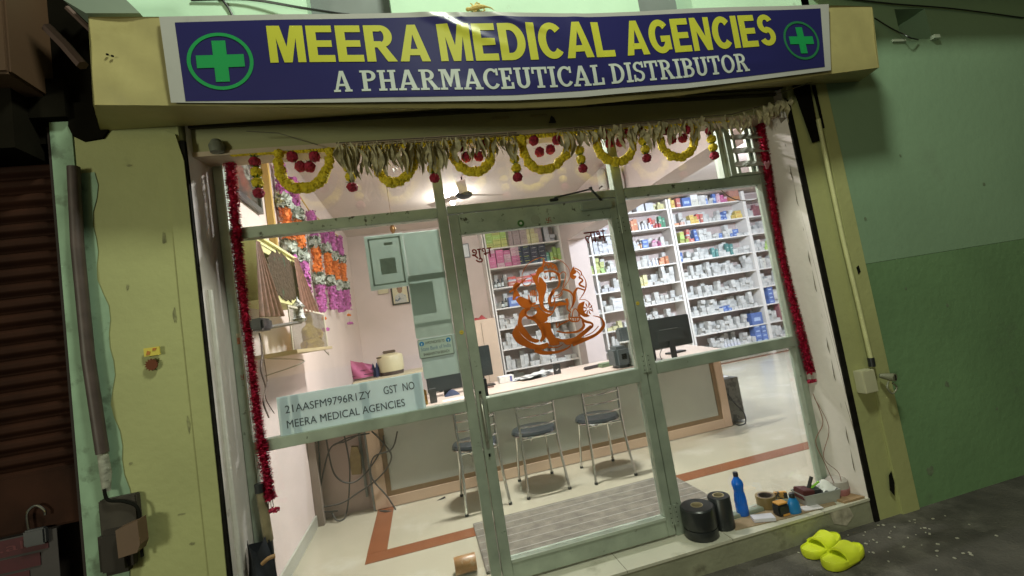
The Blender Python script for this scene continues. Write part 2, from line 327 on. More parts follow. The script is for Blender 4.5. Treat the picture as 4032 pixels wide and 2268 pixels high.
for xa_, xb_ in ((-.56, -.148), (1.28, 1.64)): b = MB(); b.box(xa_, xb_, -.06, .09, 3.032, 5.5); part('window_recess', b, mat('grey_recess', (.16, .18, .18), .7, var=.2), uf)
# balcony underside on the left above the sign
b = MB(); b.prism([(PY(u_, v_, -.44).x, PY(u_, v_, -.44).z) for u_, v_ in ((216, 33), (352, 33), (318, 0), (260, -60), (120, -60), (160, 0))], -.44, .1); single('balcony_soffit', b, mat('grey_green_soffit', (.19, .24, .19), .8, var=.1), 'grey-green slanted balcony underside above the left end of the signboard', 'balcony')

# neighbour shop on the left: rolled shutter, frame, lintel box
ns = thing('neighbour_shutter', 'brown ribbed rolling shutter of the dark neighbouring shop, pulled down and padlocked', 'shutter', (-2.2, -.1, -.135)); ns.name = 'rolling_shutter'
Msh = mat('brown_shutter_paint', (.030, .011, .006), .75, var=.35, scale=5, spec=.12)
b = MB(); n = 64; pr = []
z = .55
def slat(s, t):
    zz = 1.03+t*1.45; ph = (zz/.066) % 1; return (-4.2+2.50*s, -.135+.014*math.cos(2*math.pi*ph)+.004*math.cos(4*math.pi*ph), zz)
b.grid(slat, 1, 400); part('slats', b, Msh, ns, smooth=True)
b = MB(); b.bbox(-4.2, -1.70, -.165, -.12, .80, 1.035, .01); part('bottom_rail', b, Msh, ns)
b = MB(); b.box(-1.70, -1.688, YW, -.08, -.135, 2.5); b.box(-4.2, -1.70, -.08, -.07, -.135, 2.8); part('guide', b, mat('dark_brown_guide', (.02, .012, .009), .8), ns)
pl = thing('padlock', 'open shackled steel padlock hanging on the brown shutter', 'padlock', PY(100, 1310, -.19))
c = PY(92, 1300, -.185)
b = MB(); b.tube(smoothpath([c+Vector((-.028, 0, -.05)), c+Vector((-.03, 0, .02)), c+Vector((0, 0, .045)), c+Vector((.028, 0, .02)), c+Vector((.03, 0, 0))]), .005, 8); part('shackle', b, M_chrome, pl, True)
b = MB(); b.bbox(c.x-.045, c.x+.03, c.y-.012, c.y+.015, c.z-.11, c.z-.045, .006); part('lock_body', b, mat('dull_steel', (.08, .08, .085), .45, metal=.7), pl)
po = thing('wall_poster', 'torn red and grey poster below the brown shutter', 'poster', (-2.0, -.17, .2))
b = MB(); b.box(-2.5, -1.80, -.171, -.168, .2, .795); part('paper', b, mat('grey_poster_paper', (.06, .05, .05), .8, var=.15, scale=6), po)
b = MB()
for x0, x1, z0, z1 in ((-2.5, -1.83, .725, .79), (-2.5, -1.90, .60, .655), (-2.02, -1.86, .665, .715)): b.box(x0, x1, -.1745, -.172, z0, z1)
part('red_print', b, mat('red_print_ink', (.06, .006, .011), .7, var=.2, scale=12), po)
b = MB(); plane_text(b, 'ayre..als', -2.2, -1.87, .735, .775, -.1755); part('faded_lettering', b, mat('faded_ink', (.12, .03, .035), .8), po)
b = MB(); b.bbox(-4.2, -1.665, -.42, -.1, 2.62, 3.6, .01); single('shutter_housing', b, mat('dark_brown_board', (.07, .033, .013), .7, var=.15, scale=2), 'dark brown boxed lintel above the neighbouring shutter', 'shutter housing')
b = MB(); b.box(-4.2, -1.735, -.32, -.05, 2.36, 2.615); b.box(-1.735, -1.60, -.24, -.05, 2.525, 2.70); b.box(-2.6, -1.455, -.19, -.05, 2.43, 3.8); single('shade_panel', b, mat('dull_black', (.008, .007, .005), 1, var=.3, scale=5, spec=0), 'black beam gap of painted shade under the brown lintel box at the left', 'beam')  # near-black boxes put where the gap beside the sign lies in shade
b = MB()
for k in range(9):
    a = 2*math.pi*k/9; pass
b.prism([(PY(u_, v_, YW).x, PY(u_, v_, YW).z) for u_, v_ in ((178, 262), (275, 258), (272, 300), (276, 330), (262, 350), (215, 358), (188, 345), (176, 320))], YW-.012, YW-.0005); single('shade_patch', b, MATS['dull_black'], 'ragged black patch of painted shade at the top of the olive left pillar', 'hole')  # shade at the pillar top painted as a black polygon
b = MB(); b.tube([PY(120, 70, -.3), PY(165, 115, -.3), PY(208, 165, -.3)], .022, 6); b.tube([PY(170, 20, -.25), PY(232, 80, -.25)], .012, 6); single('dark_bracket', b, mat('pinkish_rust', (.10, .06, .05), .8), 'dull slanting iron brackets beside the left end of the signboard', 'bracket')

# brown pipe with old junction box at its foot
dp = thing('drain_pipe', 'brown vertical pipe down the left edge of the olive pillar', 'pipe', (-1.62, -.23, 0.8))
b = MB(); b.tube([PY(185, 420, -.235), PY(195, 620, -.235), PY(222, 900, -.235), PY(258, 1140, -.235)], .0225, 12); part('pipe_body', b, mat('brown_pipe', (.075, .052, .047), .5, var=.25, scale=12), dp, True)
b = MB(); b.tube([PY(258, 1140, -.235), PY(266, 1190, -.235), PY(268, 1235, -.23)], [.018, .02, .014], 10); part('cement_end', b, mat('whitish_cement', (.34, .34, .28), .9, var=.25, scale=30, bump=.8), dp, True)
jb = thing('switch_box', 'broken rusty brown electrical box at the foot of the brown pipe', 'electrical box', (-1.58, -.23, .55))
def pb(b, u0, v0, u1, v1, y0, y1, bev=.005):
    a = PY(u0, v0, y0); c = PY(u1, v1, y0); b.bbox(min(a.x, c.x), max(a.x, c.x), y0, y1, min(a.z, c.z), max(a.z, c.z), bev)
b = MB(); pb(b, 245, 1262, 350, 1340, -.235, YW); part('back_plate', b, mat('dark_rust_plate', (.05, .04, .03), .8, var=.3, scale=14), jb)
b = MB(); b.prism([(PY(q[0], q[1], -.30).x, PY(q[0], q[1], -.30).z) for q in ((290, 1335), (345, 1310), (352, 1370), (345, 1390), (298, 1405))], -.30, -.24); part('cover', b, mat('brown_bakelite', (.13, .075, .045), .6, var=.15), jb)
b = MB(); pb(b, 235, 1345, 330, 1440, -.27, YW, .02); part('lower_box', b, mat('blackened_wood', (.022, .016, .012), .8, var=.4), jb)
b = MB(); b.tube(smoothpath([PY(262, 1230, -.25), PY(272, 1258, -.25), PY(315, 1262, -.245), PY(347, 1280, -.245), PY(352, 1340, -.245), PY(358, 1400, -.24)]), .006, 6); part('loose_cable', b, M_dark, jb, True)

# stickers on the left pillar
s1 = thing('wall_sticker', 'small yellow paper sticker with red marks on the olive pillar', 'sticker', PY(385, 885, YW))
c = PY(388, 884, YW); b = MB(); b.box(c.x-.03, c.x+.03, YW-.019, YW-.0135, c.z-.018, c.z+.018); part('paper', b, mat('bright_yellow_paper', (.62, .50, .06), .6), s1)
b = MB(); b.prism([(c.x-.022, c.z-.012), (c.x-.008, c.z-.012), (c.x-.004, c.z), (c.x-.016, c.z+.006)], YW-.0215, YW-.0195); b.prism([(c.x+.003, c.z+.004), (c.x+.016, c.z+.003), (c.x+.02, c.z+.013), (c.x+.006, c.z+.014)], YW-.0215, YW-.0195); part('red_mark', b, mat('orange_red_ink', (.45, .16, .03), .7), s1)
c = PY(387, 917, YW); b = MB(); pts = []
for k in range(28): a = 2*math.pi*k/28; rr = .026*(1 if k % 2 else .82)*(1+.08*math.sin(k*3)); pts.append((c.x+rr*math.cos(a), c.z+rr*math.sin(a)))
b.prism(pts, YW-.019, YW-.0135); single('wall_emblem', b, mat('dark_red_felt', (.13, .035, .012), .9), 'round serrated dark red emblem just below the yellow sticker', 'emblem')

# right pillar: cream conduit, box, spout
cp = thing('conduit', 'cream painted conduit running down the right olive pillar into a box', 'conduit', (2.36, -.23, .7))
b = MB(); b.tube([PY(2058, 300, -.235), PY(2084, 430, -.235), PY(2120, 600, -.235), PY(2158, 760, -.235), PY(2190, 900, -.235)], .0125, 10); part('pipe_body', b, mat('cream_conduit', (.55, .55, .28), .5, var=.1, scale=15), cp, True)
b = MB(); b.tube([PY(2190, 900, -.235), PY(2194, 922, -.235)], .018, 10); part('collar', b, M_black, cp, True)
bx = thing('junction_box', 'cream square junction box at the bottom of the conduit', 'junction box', PY(2195, 960, -.24))
b = MB(); pb(b, 2168, 935, 2212, 984, -.26, YW, .004); part('lid', b, mat('cream_plastic', (.52, .50, .34), .5), bx)
b = MB(); b.tube([PY(2212, 945, -.24), PY(2236, 948, -.27), PY(2252, 950, -.30)], [.012, .022, .024], 12); part('spout', b, mat('olive_grey_plastic', (.22, .22, .15), .5), bx, True)
b = MB(); b.tube([PY(2252, 950, -.3005), PY(2254, 950, -.303)], .017, 12); part('spout_mouth', b, M_dark, bx)
b = MB(); b.tube(smoothpath([PY(2235, 960, -.27), PY(2232, 975, -.28), PY(2245, 990, -.28), PY(2256, 975, -.28), PY(2245, 963, -.28)]), .005, 8); part('ring', b, MATS['olive_grey_plastic'], bx, True)
b = MB(); b.prism([(2.27, 2.13), (2.33, 2.14), (2.345, 2.55), (2.21, 2.53)], YW-.02, YW-.016); b.prism([(2.37, 2.22), (2.385, 2.22), (2.385, 2.5), (2.36, 2.5)], YW-.02, YW-.0155); single('black_patch', b, MATS['dull_black'], 'black patch at the top of the right olive pillar', 'stain')  # flat black polygons laid on the pillar face
b = MB(); b.tube([PY(1950, 238, -.25), PY(2060, 200, -.3), PY(2130, 180, -.38)], .003, 5); single('sign_wire', b, mat('dusty_wire', (.16, .15, .10), .8), 'thin wire stretched under the right end of the signboard', 'wire')
b = MB(); b.tube([PY(620, 330, -.25), PY(700, 335, -.22), PY(800, 365, -.2)], .0025, 5); single('sign_wire', b, MATS['dusty_wire'], 'thin slack wire under the left part of the signboard', 'wire')
b = MB(); b.tube(smoothpath([PY(480, 0, -.21), PY(620, -2, -.22), PY(760, 20, -.24), PY(850, 34, -.24), PY(880, 37, -.24)]), .006, 6); b.tube([PY(545, -20, -.21), PY(575, 20, -.21), PY(590, 50, -.21)], .006, 6); single('overhead_cable', b, M_black, 'black cable sagging across the mint wall above the signboard', 'cable', smooth=True)
b = MB(); b.tube(smoothpath([PY(2200, 45, -.21), PY(2240, 70, -.22), PY(2270, 85, -.23), PY(2290, 95, -.25), PY(2310, 100, -.22)]), .004, 6); b.tube(smoothpath([PY(2110, -5, -.21), PY(2250, 10, -.22), PY(2400, 22, -.22), PY(2576, 45, -.21)]), .005, 6); single('overhead_cable', b, M_black, 'thin dark cable running along the top of the green wall to the vent hole', 'cable', smooth=True)

# lintel / rolled shutter cover above the opening
lc = thing('shutter_cover', 'olive painted lintel panel over the shop opening behind the garlands', 'lintel', (.5, -.15, 2.35))
Mlin = mat('olive_lintel_paint', (.34, .33, .165), .7, var=.12, scale=3, stretch=(.3, 1, 3), bump=.15)
b = MB(); b.box(-1.167, 2.149, -.15, .02, 2.362, 2.56); part('panel', b, Mlin, lc)
b = MB(); b.box(-1.167, 2.149, -.158, -.02, 2.338, 2.361); part('bottom_lip', b, mat('buff_lip_paint', (.50, .40, .29), .7, var=.12, scale=6), lc)
b = MB(); b.box(-1.167, 2.149, -.17, -.151, 2.475, 2.49); b.box(-1.167, 2.2, -.18, -.151, 2.515, 2.527); part('seam', b, mat('dark_seam', (.05, .045, .02), .8), lc)
b = MB(); b.bbox(.30, .40, -.158, -.151, 2.435, 2.449, .002); b.bbox(.52, .62, -.158, -.151, 2.435, 2.449, .002); part('stiffener', b, mat('worn_olive', (.26, .24, .12), .7), lc)
b = MB(); b.prism([(.62, 2.395), (.66, 2.393), (.652, 2.42), (.637, 2.432)], -.165, -.151); part('latch', b, M_black, lc)
b = MB(); c = PY(545, 368, -.175); b.lathe([(.0, -.035), (.03, -.03), (.035, 0), (.02, .03), (0, .035)], 12, Matrix.Translation((c.x, -.175, c.z))); single('hanging_bell', b, mat('dusty_bell_metal', (.16, .17, .13), .6, var=.3, scale=40), 'small dusty bell on the lintel at the top left corner', 'bell', smooth=True)

# pink / white side reveals of the opening
Mrev = mat('stained_white_reveal', (.70, .64, .61), .8, var=.06, scale=4, c2=(.30, .26, .24), thr=.60, soft=.03, sscale=2.2, bump=.3, bscale=30, stretch=(1, 1, .7))
lr = thing('side_reveal', 'stained pinkish white side wall of the opening left of the glass front', 'wall', (-1.15, -.1, 0))
b = MB(); b.prism([(-1.165, -.19), (-1.132, -.005), (-1.132, .06), (-1.19, .06), (-1.19, -.10), (-1.17, -.10)], -.06, 2.5, axis='Z'); part('plaster', b, Mrev, lr)
b = MB(); b.tube([(-1.150, -.155, -.05), (-1.153, -.155, 1.1), (-1.151, -.155, 1.7)], .013, 8); part('plaster_ridge', b, mat('white_plaster', (.78, .75, .70), .8, var=.08, scale=12, bump=.4), lr, True)
rr_ = thing('side_reveal', 'pinkish white side wall of the opening right of the glass front', 'wall', (2.1, -.1, 0))
b = MB(); b.prism([(2.065, -.004), (2.075, -.03), (2.148, -.195), (2.185, -.10), (2.185, .018), (2.065, .018)], -.12, 2.5, axis='Z'); part('plaster', b, Mrev, rr_)
b = MB(); b.add([(2.1485, -.1965, z+.02*math.sin(z*40)) for z in [-.13+.06*i for i in range(42)]]+[(2.132+.006*math.sin(i*2.1)+.004*math.sin(i*.7), -.1595-.001, -.13+.06*i) for i in range(41, -1, -1)], [tuple(range(84))]); part('chipped_edge', b, mat('grey_chipped_cement', (.20, .17, .14), .9, var=.4, scale=25), rr_)

# ================================================================== SIGNBOARD
YS = -0.50
def interp(tab, x):
    if x <= tab[0][0]: a, c = tab[0], tab[1]
    elif x >= tab[-1][0]: a, c = tab[-2], tab[-1]
    else:
        for a, c in zip(tab, tab[1:]):
            if a[0] <= x <= c[0]: break
    return a[1]+(c[1]-a[1])*(x-a[0])/(c[0]-a[0])
def wtab(pts): return sorted([(PY(u, v, YS).x, PY(u, v, YS).z) for u, v in pts])
T_btop = wtab([(440, 57), (703, 51), (1040, 47), (1300, 48.5), (1469, 49), (1600, 43), (1719, 37.5), (2064, 21)])
T_bbot = wtab([(467, 255), (856, 250), (1080, 247), (1288, 243), (1459, 233), (1719, 213), (2074, 169)])
T_wtop = wtab([(400, 42), (700, 37), (1040, 35), (1300, 38), (1450, 40), (1600, 33), (1720, 26), (2085, 10)])
T_wbot = wtab([(430, 258), (856, 260), (1080, 259), (1288, 256), (1459, 248), (1719, 226), (2090, 177)])
T_top = wtab([(215, 36), (400, 36), (1040, 32), (1400, 33), (1600, 30), (2100, 9), (2200, 12)])
T_bot = wtab([(228, 259), (430, 261), (856, 266), (1080, 268), (1300, 268), (1459, 262), (1719, 236), (2090, 183), (2218, 166)])
def fold(x, z):
    """creases of the stretched flex banner"""
    y = 0
    for (xa, za, xb, zb, wd, am) in ((-.06, 2.81, .40, 2.58, .020, .007), (.20, 2.81, .62, 2.66, .016, .006), (.05, 2.79, .10, 2.74, .008, .003), (.13, 2.79, .17, 2.74, .008, .003), (.70, 2.79, .78, 2.46, .05, .006), (1.0, 2.46, 1.9, 2.50, .03, .004)):
        d = Vector((xb-xa, zb-za)); L = d.length; d /= L; p = Vector((x-xa, z-za)); t = p.dot(d); s = p.dot(Vector((-d.y, d.x)))
        t = max(0, min(1, t/L)); e = math.sin(math.pi*(.15+.85*t)) if t < 1 else 0; y -= am*e*math.exp(-(s/wd)**2)
    e_ = max(0, min(1, (x+1.09)/.5))*max(0, min(1, (2.36-x)/.5)); y -= e_*(.016*math.sin((x+1.1)*.9)**2+.003*math.sin(x*5+z*9))
    return y
def ysurf(x, z): return YS+fold(x, z)
sg = thing('signboard', 'long yellow sheet metal box sign with blue printed banner and pharmacy lettering', 'signboard', (.6, -.35, 2.44))
xl0, xr0 = T_top[0][0], T_top[-1][0]
xl1, xr1 = T_bot[0][0], T_bot[-1][0]
b = MB()
def dent(x, z): return .005+.003*math.sin(x*7+z*13)-.004*math.exp(-((x+1.28+.35*(z-2.6))/.03)**2)+.004*math.sin(x*23+z*31)*math.exp(-((x+1.2)/.12)**2)+.006*math.exp(-((x+1.2)**2+(z-2.58)**2)/.02)
def fr(s, t):
    x = (xl0+(xl1-xl0)*(1-t))*(1-s)+(xr0+(xr1-xr0)*(1-t))*s; z = interp(T_bot, x)*(1-t)+interp(T_top, x)*t; return (x, YS+.014+dent(x, z), z)
b.grid(fr, 160, 10); part('front_sheet', b, M_yel, sg, True)
b = MB()
b.grid(lambda s, t: ((xl1*(1-s)+xr1*s)*(1-t)+(-1.50*(1-s)+2.76*s)*t, (YS+.014)*(1-t)+(YW+.005)*t, interp(T_bot, xl1*(1-s)+xr1*s)*(1-t)+(2.47+.05*s)*t), 80, 3); part('underside', b, M_yel, sg, True)
b = MB(); b.grid(lambda s, t: ((xl0*(1-s)+xr0*s)*(1-t)+(-1.45*(1-s)+2.76*s)*t, (YS+.014)*(1-t)+(YW+.005)*t, interp(T_top, xl0*(1-s)+xr0*s)+.0*t), 80, 1)
b.add([(xl1, YS+.014, T_bot[0][1]), (xl0, YS+.014, T_top[0][1]), (-1.45, YW, T_top[0][1]), (-1.5, YW, 2.47)], [(0, 1, 2, 3)])
b.add([(xr1, YS+.014, T_bot[-1][1]), (xr0, YS+.014, T_top[-1][1]), (2.76, YW, T_top[-1][1]), (2.76, YW, 2.52)], [(0, 1, 2, 3)]); part('casing', b, M_yel, sg)
b = MB()
for u, v in ((478, 22+118), (480+20, 0)): pass
for (u, v) in ((270, 137), (283, 141)): c = PY(u, v, YS+.012); b.lathe([(0, -.004), (.005, -.002), (.005, .002), (0, .004)], 8, Matrix.Translation(c))
part('rivet', b, M_dark, sg)
Mwb = mat('white_flex_banner', (.38, .38, .36), .30, var=.05, c2=(.30, .30, .28), thr=.6, soft=.2, sscale=5)
def bn(tt, tb, off, n=320, m=36):
    b = MB(); x0, x1 = tt[0][0], tt[-1][0]; xb0, xb1 = tb[0][0], tb[-1][0]
    def f(s, t):
        x = (x0*t+xb0*(1-t))*(1-s)+(x1*t+xb1*(1-t))*s; z = interp(tb, x)*(1-t)+interp(tt, x)*t; return (x, ysurf(x, z)-off, z)
    b.grid(f, n, m); return b
bw = part('banner', bn(T_wtop, T_wbot, 0.0), Mwb, sg, True)
part('blue_field', bn(T_btop, T_bbot, .0012), mat('navy_banner_print', (.019, .018, .095), .26, var=.05), bw, True)
def slice_place(vs, fs, fn, nx=90, nz=14):
    """flat mesh in (s,t), cut into cells, placed on the banner by fn(s,t)->(x,z)"""
    bm = bmesh.new(); V = [bm.verts.new((a, 0, c)) for a, c in vs]
    for f in fs:
        try: bm.faces.new([V[i] for i in f])
        except Exception: pass
    for k in range(1, nx): bmesh.ops.bisect_plane(bm, geom=bm.verts[:]+bm.edges[:]+bm.faces[:], plane_co=(k/nx, 0, 0), plane_no=(1, 0, 0))
    for k in range(1, nz): bmesh.ops.bisect_plane(bm, geom=bm.verts[:]+bm.edges[:]+bm.faces[:], plane_co=(0, 0, k/nz), plane_no=(0, 0, 1))
    bm.verts.index_update(); out = MB()
    vv = []
    for v in bm.verts: x, z = fn(v.co.x, v.co.z); vv.append((x, ysurf(x, z)-.0032, z))
    out.add(vv, [[v.index for v in f.verts] for f in bm.faces]); bm.free(); return out
def fix_n(b):  # faces point to -Y
    b.f = [tuple(f) for f in b.f]; return b
TY_top = wtab([(667, 67.5), (1100, 66), (1342, 65), (1505, 62), (1575, 57.6), (1752, 48.6), (1952, 37.5)])
TY_bot = wtab([(690, 160), (1083, 158), (1342, 156), (1505, 151), (1575, 146), (1752, 131), (1952, 116)])
Myl = mat('yellow_banner_print', (.46, .46, .045), .30, var=.04); Mwl = mat('white_banner_print', (.46, .50, .46), .30, var=.04)
def word(txt, u0, u1, tt, tb, off, nx=40, glyph=None):
    vs, fs = glyph if glyph else textverts(txt, offset=off, spacing=1.06, res=5)
    x0 = PY(u0, 130, YS).x; x1 = PY(u1, 130, YS).x
    def fn(s, t):
        x = x0+(x1-x0)*s; return x, interp(tb, x)*(1-t)+interp(tt, x)*t
    return slice_place(vs, fs, fn, nx)
def block(txt):
    vs = []; fs = []; x = 0; T = .235; Hh = .185
    def poly(p): n = len(vs); vs.extend(p); fs.append(tuple(range(n, n+len(p))))
    def rect(x0, x1, y0, y1): poly([(x0, y0), (x1, y0), (x1, y1), (x0, y1)])
    def arc(cx, cy, rx, ry, a0, a1, th, n=16, tv=None):
        tv = tv or th*.8
        for i in range(n):
            p = [a0+(a1-a0)*(i+j)/n for j in (0, 1)]; o = [(cx+rx*math.cos(R(a)), cy+ry*math.sin(R(a))) for a in p]; ii = [(cx+(rx-th)*math.cos(R(a)), cy+(ry-tv)*math.sin(R(a))) for a in p]
            poly([o[0], o[1], ii[1], ii[0]])
    for ch in txt:
        if ch == 'I': rect(x, x+T, 0, 1); wd = T
        elif ch == 'E': rect(x, x+T, 0, 1); rect(x+T, x+.66, 0, Hh); rect(x+T, x+.64, 1-Hh, 1); rect(x+T, x+.61, .41, .59); wd = .66
        elif ch == 'L': rect(x, x+T, 0, 1); rect(x+T, x+.62, 0, Hh); wd = .62
        elif ch == 'M':
            rect(x, x+.20, 0, 1); rect(x+.68, x+.88, 0, 1); poly([(x+.20, 1), (x+.31, 1), (x+.44, .42), (x+.44, 0), (x+.34, 0), (x+.20, .66)]); poly([(x+.57, 1), (x+.68, 1), (x+.68, .66), (x+.54, 0), (x+.44, 0), (x+.44, .42)]); wd = .88
        elif ch == 'N': rect(x, x+.21, 0, 1); rect(x+.52, x+.73, 0, 1); poly([(x+.21, 1), (x+.52, .42), (x+.52, 0), (x+.21, .58)]); wd = .73
        elif ch == 'A':
            poly([(x, 0), (x+.235, 0), (x+.41, .74), (x+.41, 1), (x+.295, 1)]); poly([(x+.585, 0), (x+.82, 0), (x+.525, 1), (x+.41, 1), (x+.41, .74)]); rect(x+.27, x+.55, .17, .34); wd = .82
        elif ch == 'D': rect(x, x+T, 0, 1); rect(x+T, x+.30, 0, .19); rect(x+T, x+.30, .81, 1); arc(x+.30, .5, .45, .5, -90, 90, T, 18); wd = .75
        elif ch == 'R':
            rect(x, x+T, 0, 1); rect(x+T, x+.42, 1-.17, 1); rect(x+T, x+.42, .39, .56); arc(x+.42, .695, .31, .305, -90, 90, .22, 16, .15); poly([(x+.30, .40), (x+.53, .42), (x+.80, 0), (x+.54, 0)]); wd = .80
        elif ch == 'C': arc(x+.40, .5, .40, .5, 42, 318, T, 28); wd = .72
        elif ch == 'G': arc(x+.41, .5, .41, .5, 42, 330, T, 28); rect(x+.42, x+.78, .34, .52); rect(x+.56, x+.78, .10, .34); wd = .79
        elif ch == 'S': arc(x+.35, .70, .33, .30, 25, 270, .22, 18, .165); arc(x+.35, .30, .34, .30, -155, 90, .22, 18, .165); rect(x+.32, x+.37, .40, .60); wd = .70
        x += wd+.075
    mxx = max(a for a, _ in vs); return [(a/mxx, c) for a, c in vs], fs
b = MB()
for t_, u0, u1 in (('MEERA', 678, 1080), ('MEDICAL', 1106, 1542), ('AGENCIES', 1572, 1956)):
    part('yellow_lettering', word(t_, u0, u1, TY_top, TY_bot, 0, 40, block(t_)), Myl, bw, True)
# slab serif letters drawn as strokes (units: height 1)
def serif(txt):
    H, TH, SH = 1.0, .17, .10
    vs = []; fs = []; x = 0
    def poly(p): n = len(vs); vs.extend(p); fs.append(tuple(range(n, n+len(p))))
    def rect(x0, x1, y0, y1): poly([(x0, y0), (x1, y0), (x1, y1), (x0, y1)])
    def arc(cx, cy, rx, ry, a0, a1, th, n=14):
        for i in range(n):
            p = [a0+(a1-a0)*(i+j)/n for j in (0, 1)]
            o = [(cx+rx*math.cos(R(a)), cy+ry*math.sin(R(a))) for a in p]; ii = [(cx+(rx-th)*math.cos(R(a)), cy+(ry-th*.72)*math.sin(R(a))) for a in p]
            poly([o[0], o[1], ii[1], ii[0]])
    for ch in txt:
        if ch == ' ': x += .34; continue
        if ch in 'IPHRMEUTLDBA':
            pass
        if ch == 'I': rect(x, x+.36, 0, SH); rect(x, x+.36, 1-SH, 1); rect(x+.095, x+.265, SH, 1-SH); wd = .36
        elif ch == 'H':
            for k in (0, .42): rect(x+k, x+k+.33, 0, SH); rect(x+k, x+k+.33, 1-SH, 1); rect(x+k+.08, x+k+.25, SH, 1-SH)
            rect(x+.25, x+.50, .43, .55); wd = .75
        elif ch in 'PRBD':
            rect(x, x+.36, 0, SH); rect(x, x+.09, 1-SH, 1); rect(x+.09, x+.26, SH, 1)
            if ch == 'D': arc(x+.30, .5, .42, .5, -90, 90, .17, 18); rect(x+.26, x+.30, 0, SH+.02); rect(x+.26, x+.30, .88, 1); wd = .73
            else:
                arc(x+.34, .735, .28, .265, -90, 90, .16); rect(x+.26, x+.34, .47, .585); rect(x+.26, x+.34, .885, 1); wd = .64
                if ch == 'B': arc(x+.36, .27, .31, .27, -90, 90, .16); rect(x+.26, x+.36, 0, .115); rect(x+.26, x+.36, .425, .46); wd = .68
                if ch == 'R': poly([(x+.33, .47), (x+.51, .47), (x+.72, SH), (x+.52, SH)]); rect(x+.52, x+.80, 0, SH); wd = .78
        elif ch == 'E':
            rect(x, x+.09, 0, SH); rect(x, x+.09, 1-SH, 1); rect(x+.09, x+.26, 0, 1); rect(x+.26, x+.60, 0, .12); rect(x+.26, x+.58, .88, 1); rect(x+.26, x+.46, .44, .56)
            rect(x+.49, x+.60, .12, .30); rect(x+.47, x+.58, .70, .88); rect(x+.39, x+.46, .36, .44); rect(x+.39, x+.46, .56, .64); wd = .62
        elif ch == 'L':
            rect(x, x+.36, 1-SH, 1); rect(x, x+.09, 0, SH); rect(x+.09, x+.26, 0, 1-SH); rect(x+.26, x+.60, 0, .12); rect(x+.49, x+.60, .12, .34); wd = .62
        elif ch == 'T':
            rect(x+.17, x+.53, 0, SH); rect(x+.265, x+.435, SH, .88); rect(x, x+.70, .88, 1); rect(x, x+.10, .68, .88); rect(x+.60, x+.70, .68, .88); wd = .70
        elif ch == 'U':
            rect(x, x+.33, 1-SH, 1); rect(x+.42, x+.75, 1-SH, 1); rect(x+.08, x+.25, .30, 1-SH); rect(x+.50, x+.67, .30, 1-SH); arc(x+.375, .30, .295, .30, -180, 0, .17, 16); wd = .75
        elif ch == 'A':
            rect(x, x+.31, 0, SH); rect(x+.50, x+.84, 0, SH); poly([(x+.07, SH), (x+.20, SH), (x+.42, .78), (x+.42, 1), (x+.335, 1)]); poly([(x+.56, SH), (x+.76, SH), (x+.515, 1), (x+.42, 1), (x+.42, .78)]); rect(x+.235, x+.55, .27, .38); wd = .84
        elif ch == 'M':
            rect(x, x+.30, 0, SH); rect(x+.58, x+.94, 0, SH); rect(x, x+.09, 1-SH, 1); rect(x+.85, x+.94, 1-SH, 1); rect(x+.09, x+.20, SH, 1); rect(x+.67, x+.85, SH, 1)
            poly([(x+.20, 1), (x+.32, 1), (x+.53, .38), (x+.45, .14), (x+.40, .14), (x+.20, .80)]); poly([(x+.55, 1), (x+.67, 1), (x+.67, .80), (x+.455, .14), (x+.45, .14), (x+.47, .55)]); wd = .94
        elif ch in 'CO':
            if ch == 'O': arc(x+.38, .5, .38, .5, 0, 360, .17, 30); wd = .76
            else: arc(x+.38, .5, .38, .5, 48, 325, .17, 26); rect(x+.58, x+.68, .66, .98); wd = .68
        elif ch == 'S':
            arc(x+.29, .735, .27, .265, 30, 270, .15, 16); arc(x+.29, .275, .28, .275, -150, 90, .15, 16); rect(x+.46, x+.56, .68, 1); rect(x, x+.10, 0, .34); wd = .58
        x += wd+.055
    mxx = max(a for a, _ in vs); return [(a/mxx, c) for a, c in vs], fs
TW_top = wtab([(838, 182.5), (924, 181), (1251, 176), (1476, 171.5), (1522, 168), (1700, 152), (1866, 136.5)])
TW_bot = wtab([(838, 235), (924, 233), (1251, 229), (1476, 221.5), (1522, 218), (1700, 202), (1866, 182)])
b = MB()
for t_, u0, u1 in (('A', 828, 874), ('PHARMACEUTICAL', 897, 1502), ('DISTRIBUTOR', 1519, 1874)):
    part('white_lettering', word(t_, u0, u1, TW_top, TW_bot, 0, 30 if len(t_) > 1 else 4, serif(t_)), Mwl, bw, True)
Mem = mat('green_banner_print', (.012, .26, .07), .35, var=.05); Mem2 = mat('dull_green_ring_print', (.02, .16, .06), .35)
def emblem(uc, vc, rx, rz, x_arm, th, dim, lab):
    c = PY(uc, vc, YS)
    b = MB(); n = 64
    vs = []
    for k in range(n):
        a = 2*math.pi*k/n
        for q in (1, .885): x = c.x+rx*q*math.cos(a); z = c.z+rz*q*math.sin(a); vs.append((x, ysurf(x, z)-.0035, z))
    b.add(vs, [(2*k, 2*((k+1) % n), 2*((k+1) % n)+1, 2*k+1) for k in range(n)]); part('emblem_ring', b, Mem if not dim else Mem2, bw)
    b = MB(); g = x_arm
    cs = []
    for (x0, x1, z0, z1) in ((-g, g, -th, th), (-th*.95, th*.95, th, g), (-th*.95, th*.95, -g, -th)):
        b.grid(lambda s, t: (c.x+(x0+(x1-x0)*s)*rx, ysurf(c.x+(x0+(x1-x0)*s)*rx, c.z+(z0+(z1-z0)*t)*rz)-.0035, c.z+(z0+(z1-z0)*t)*rz), 6, 6)
    part('emblem_cross', b, Mem, bw)
emblem(556, 155, .125, .124, .72, .22, False, '')
emblem(2014, 103, .118, .113, .68, .2, True, '')
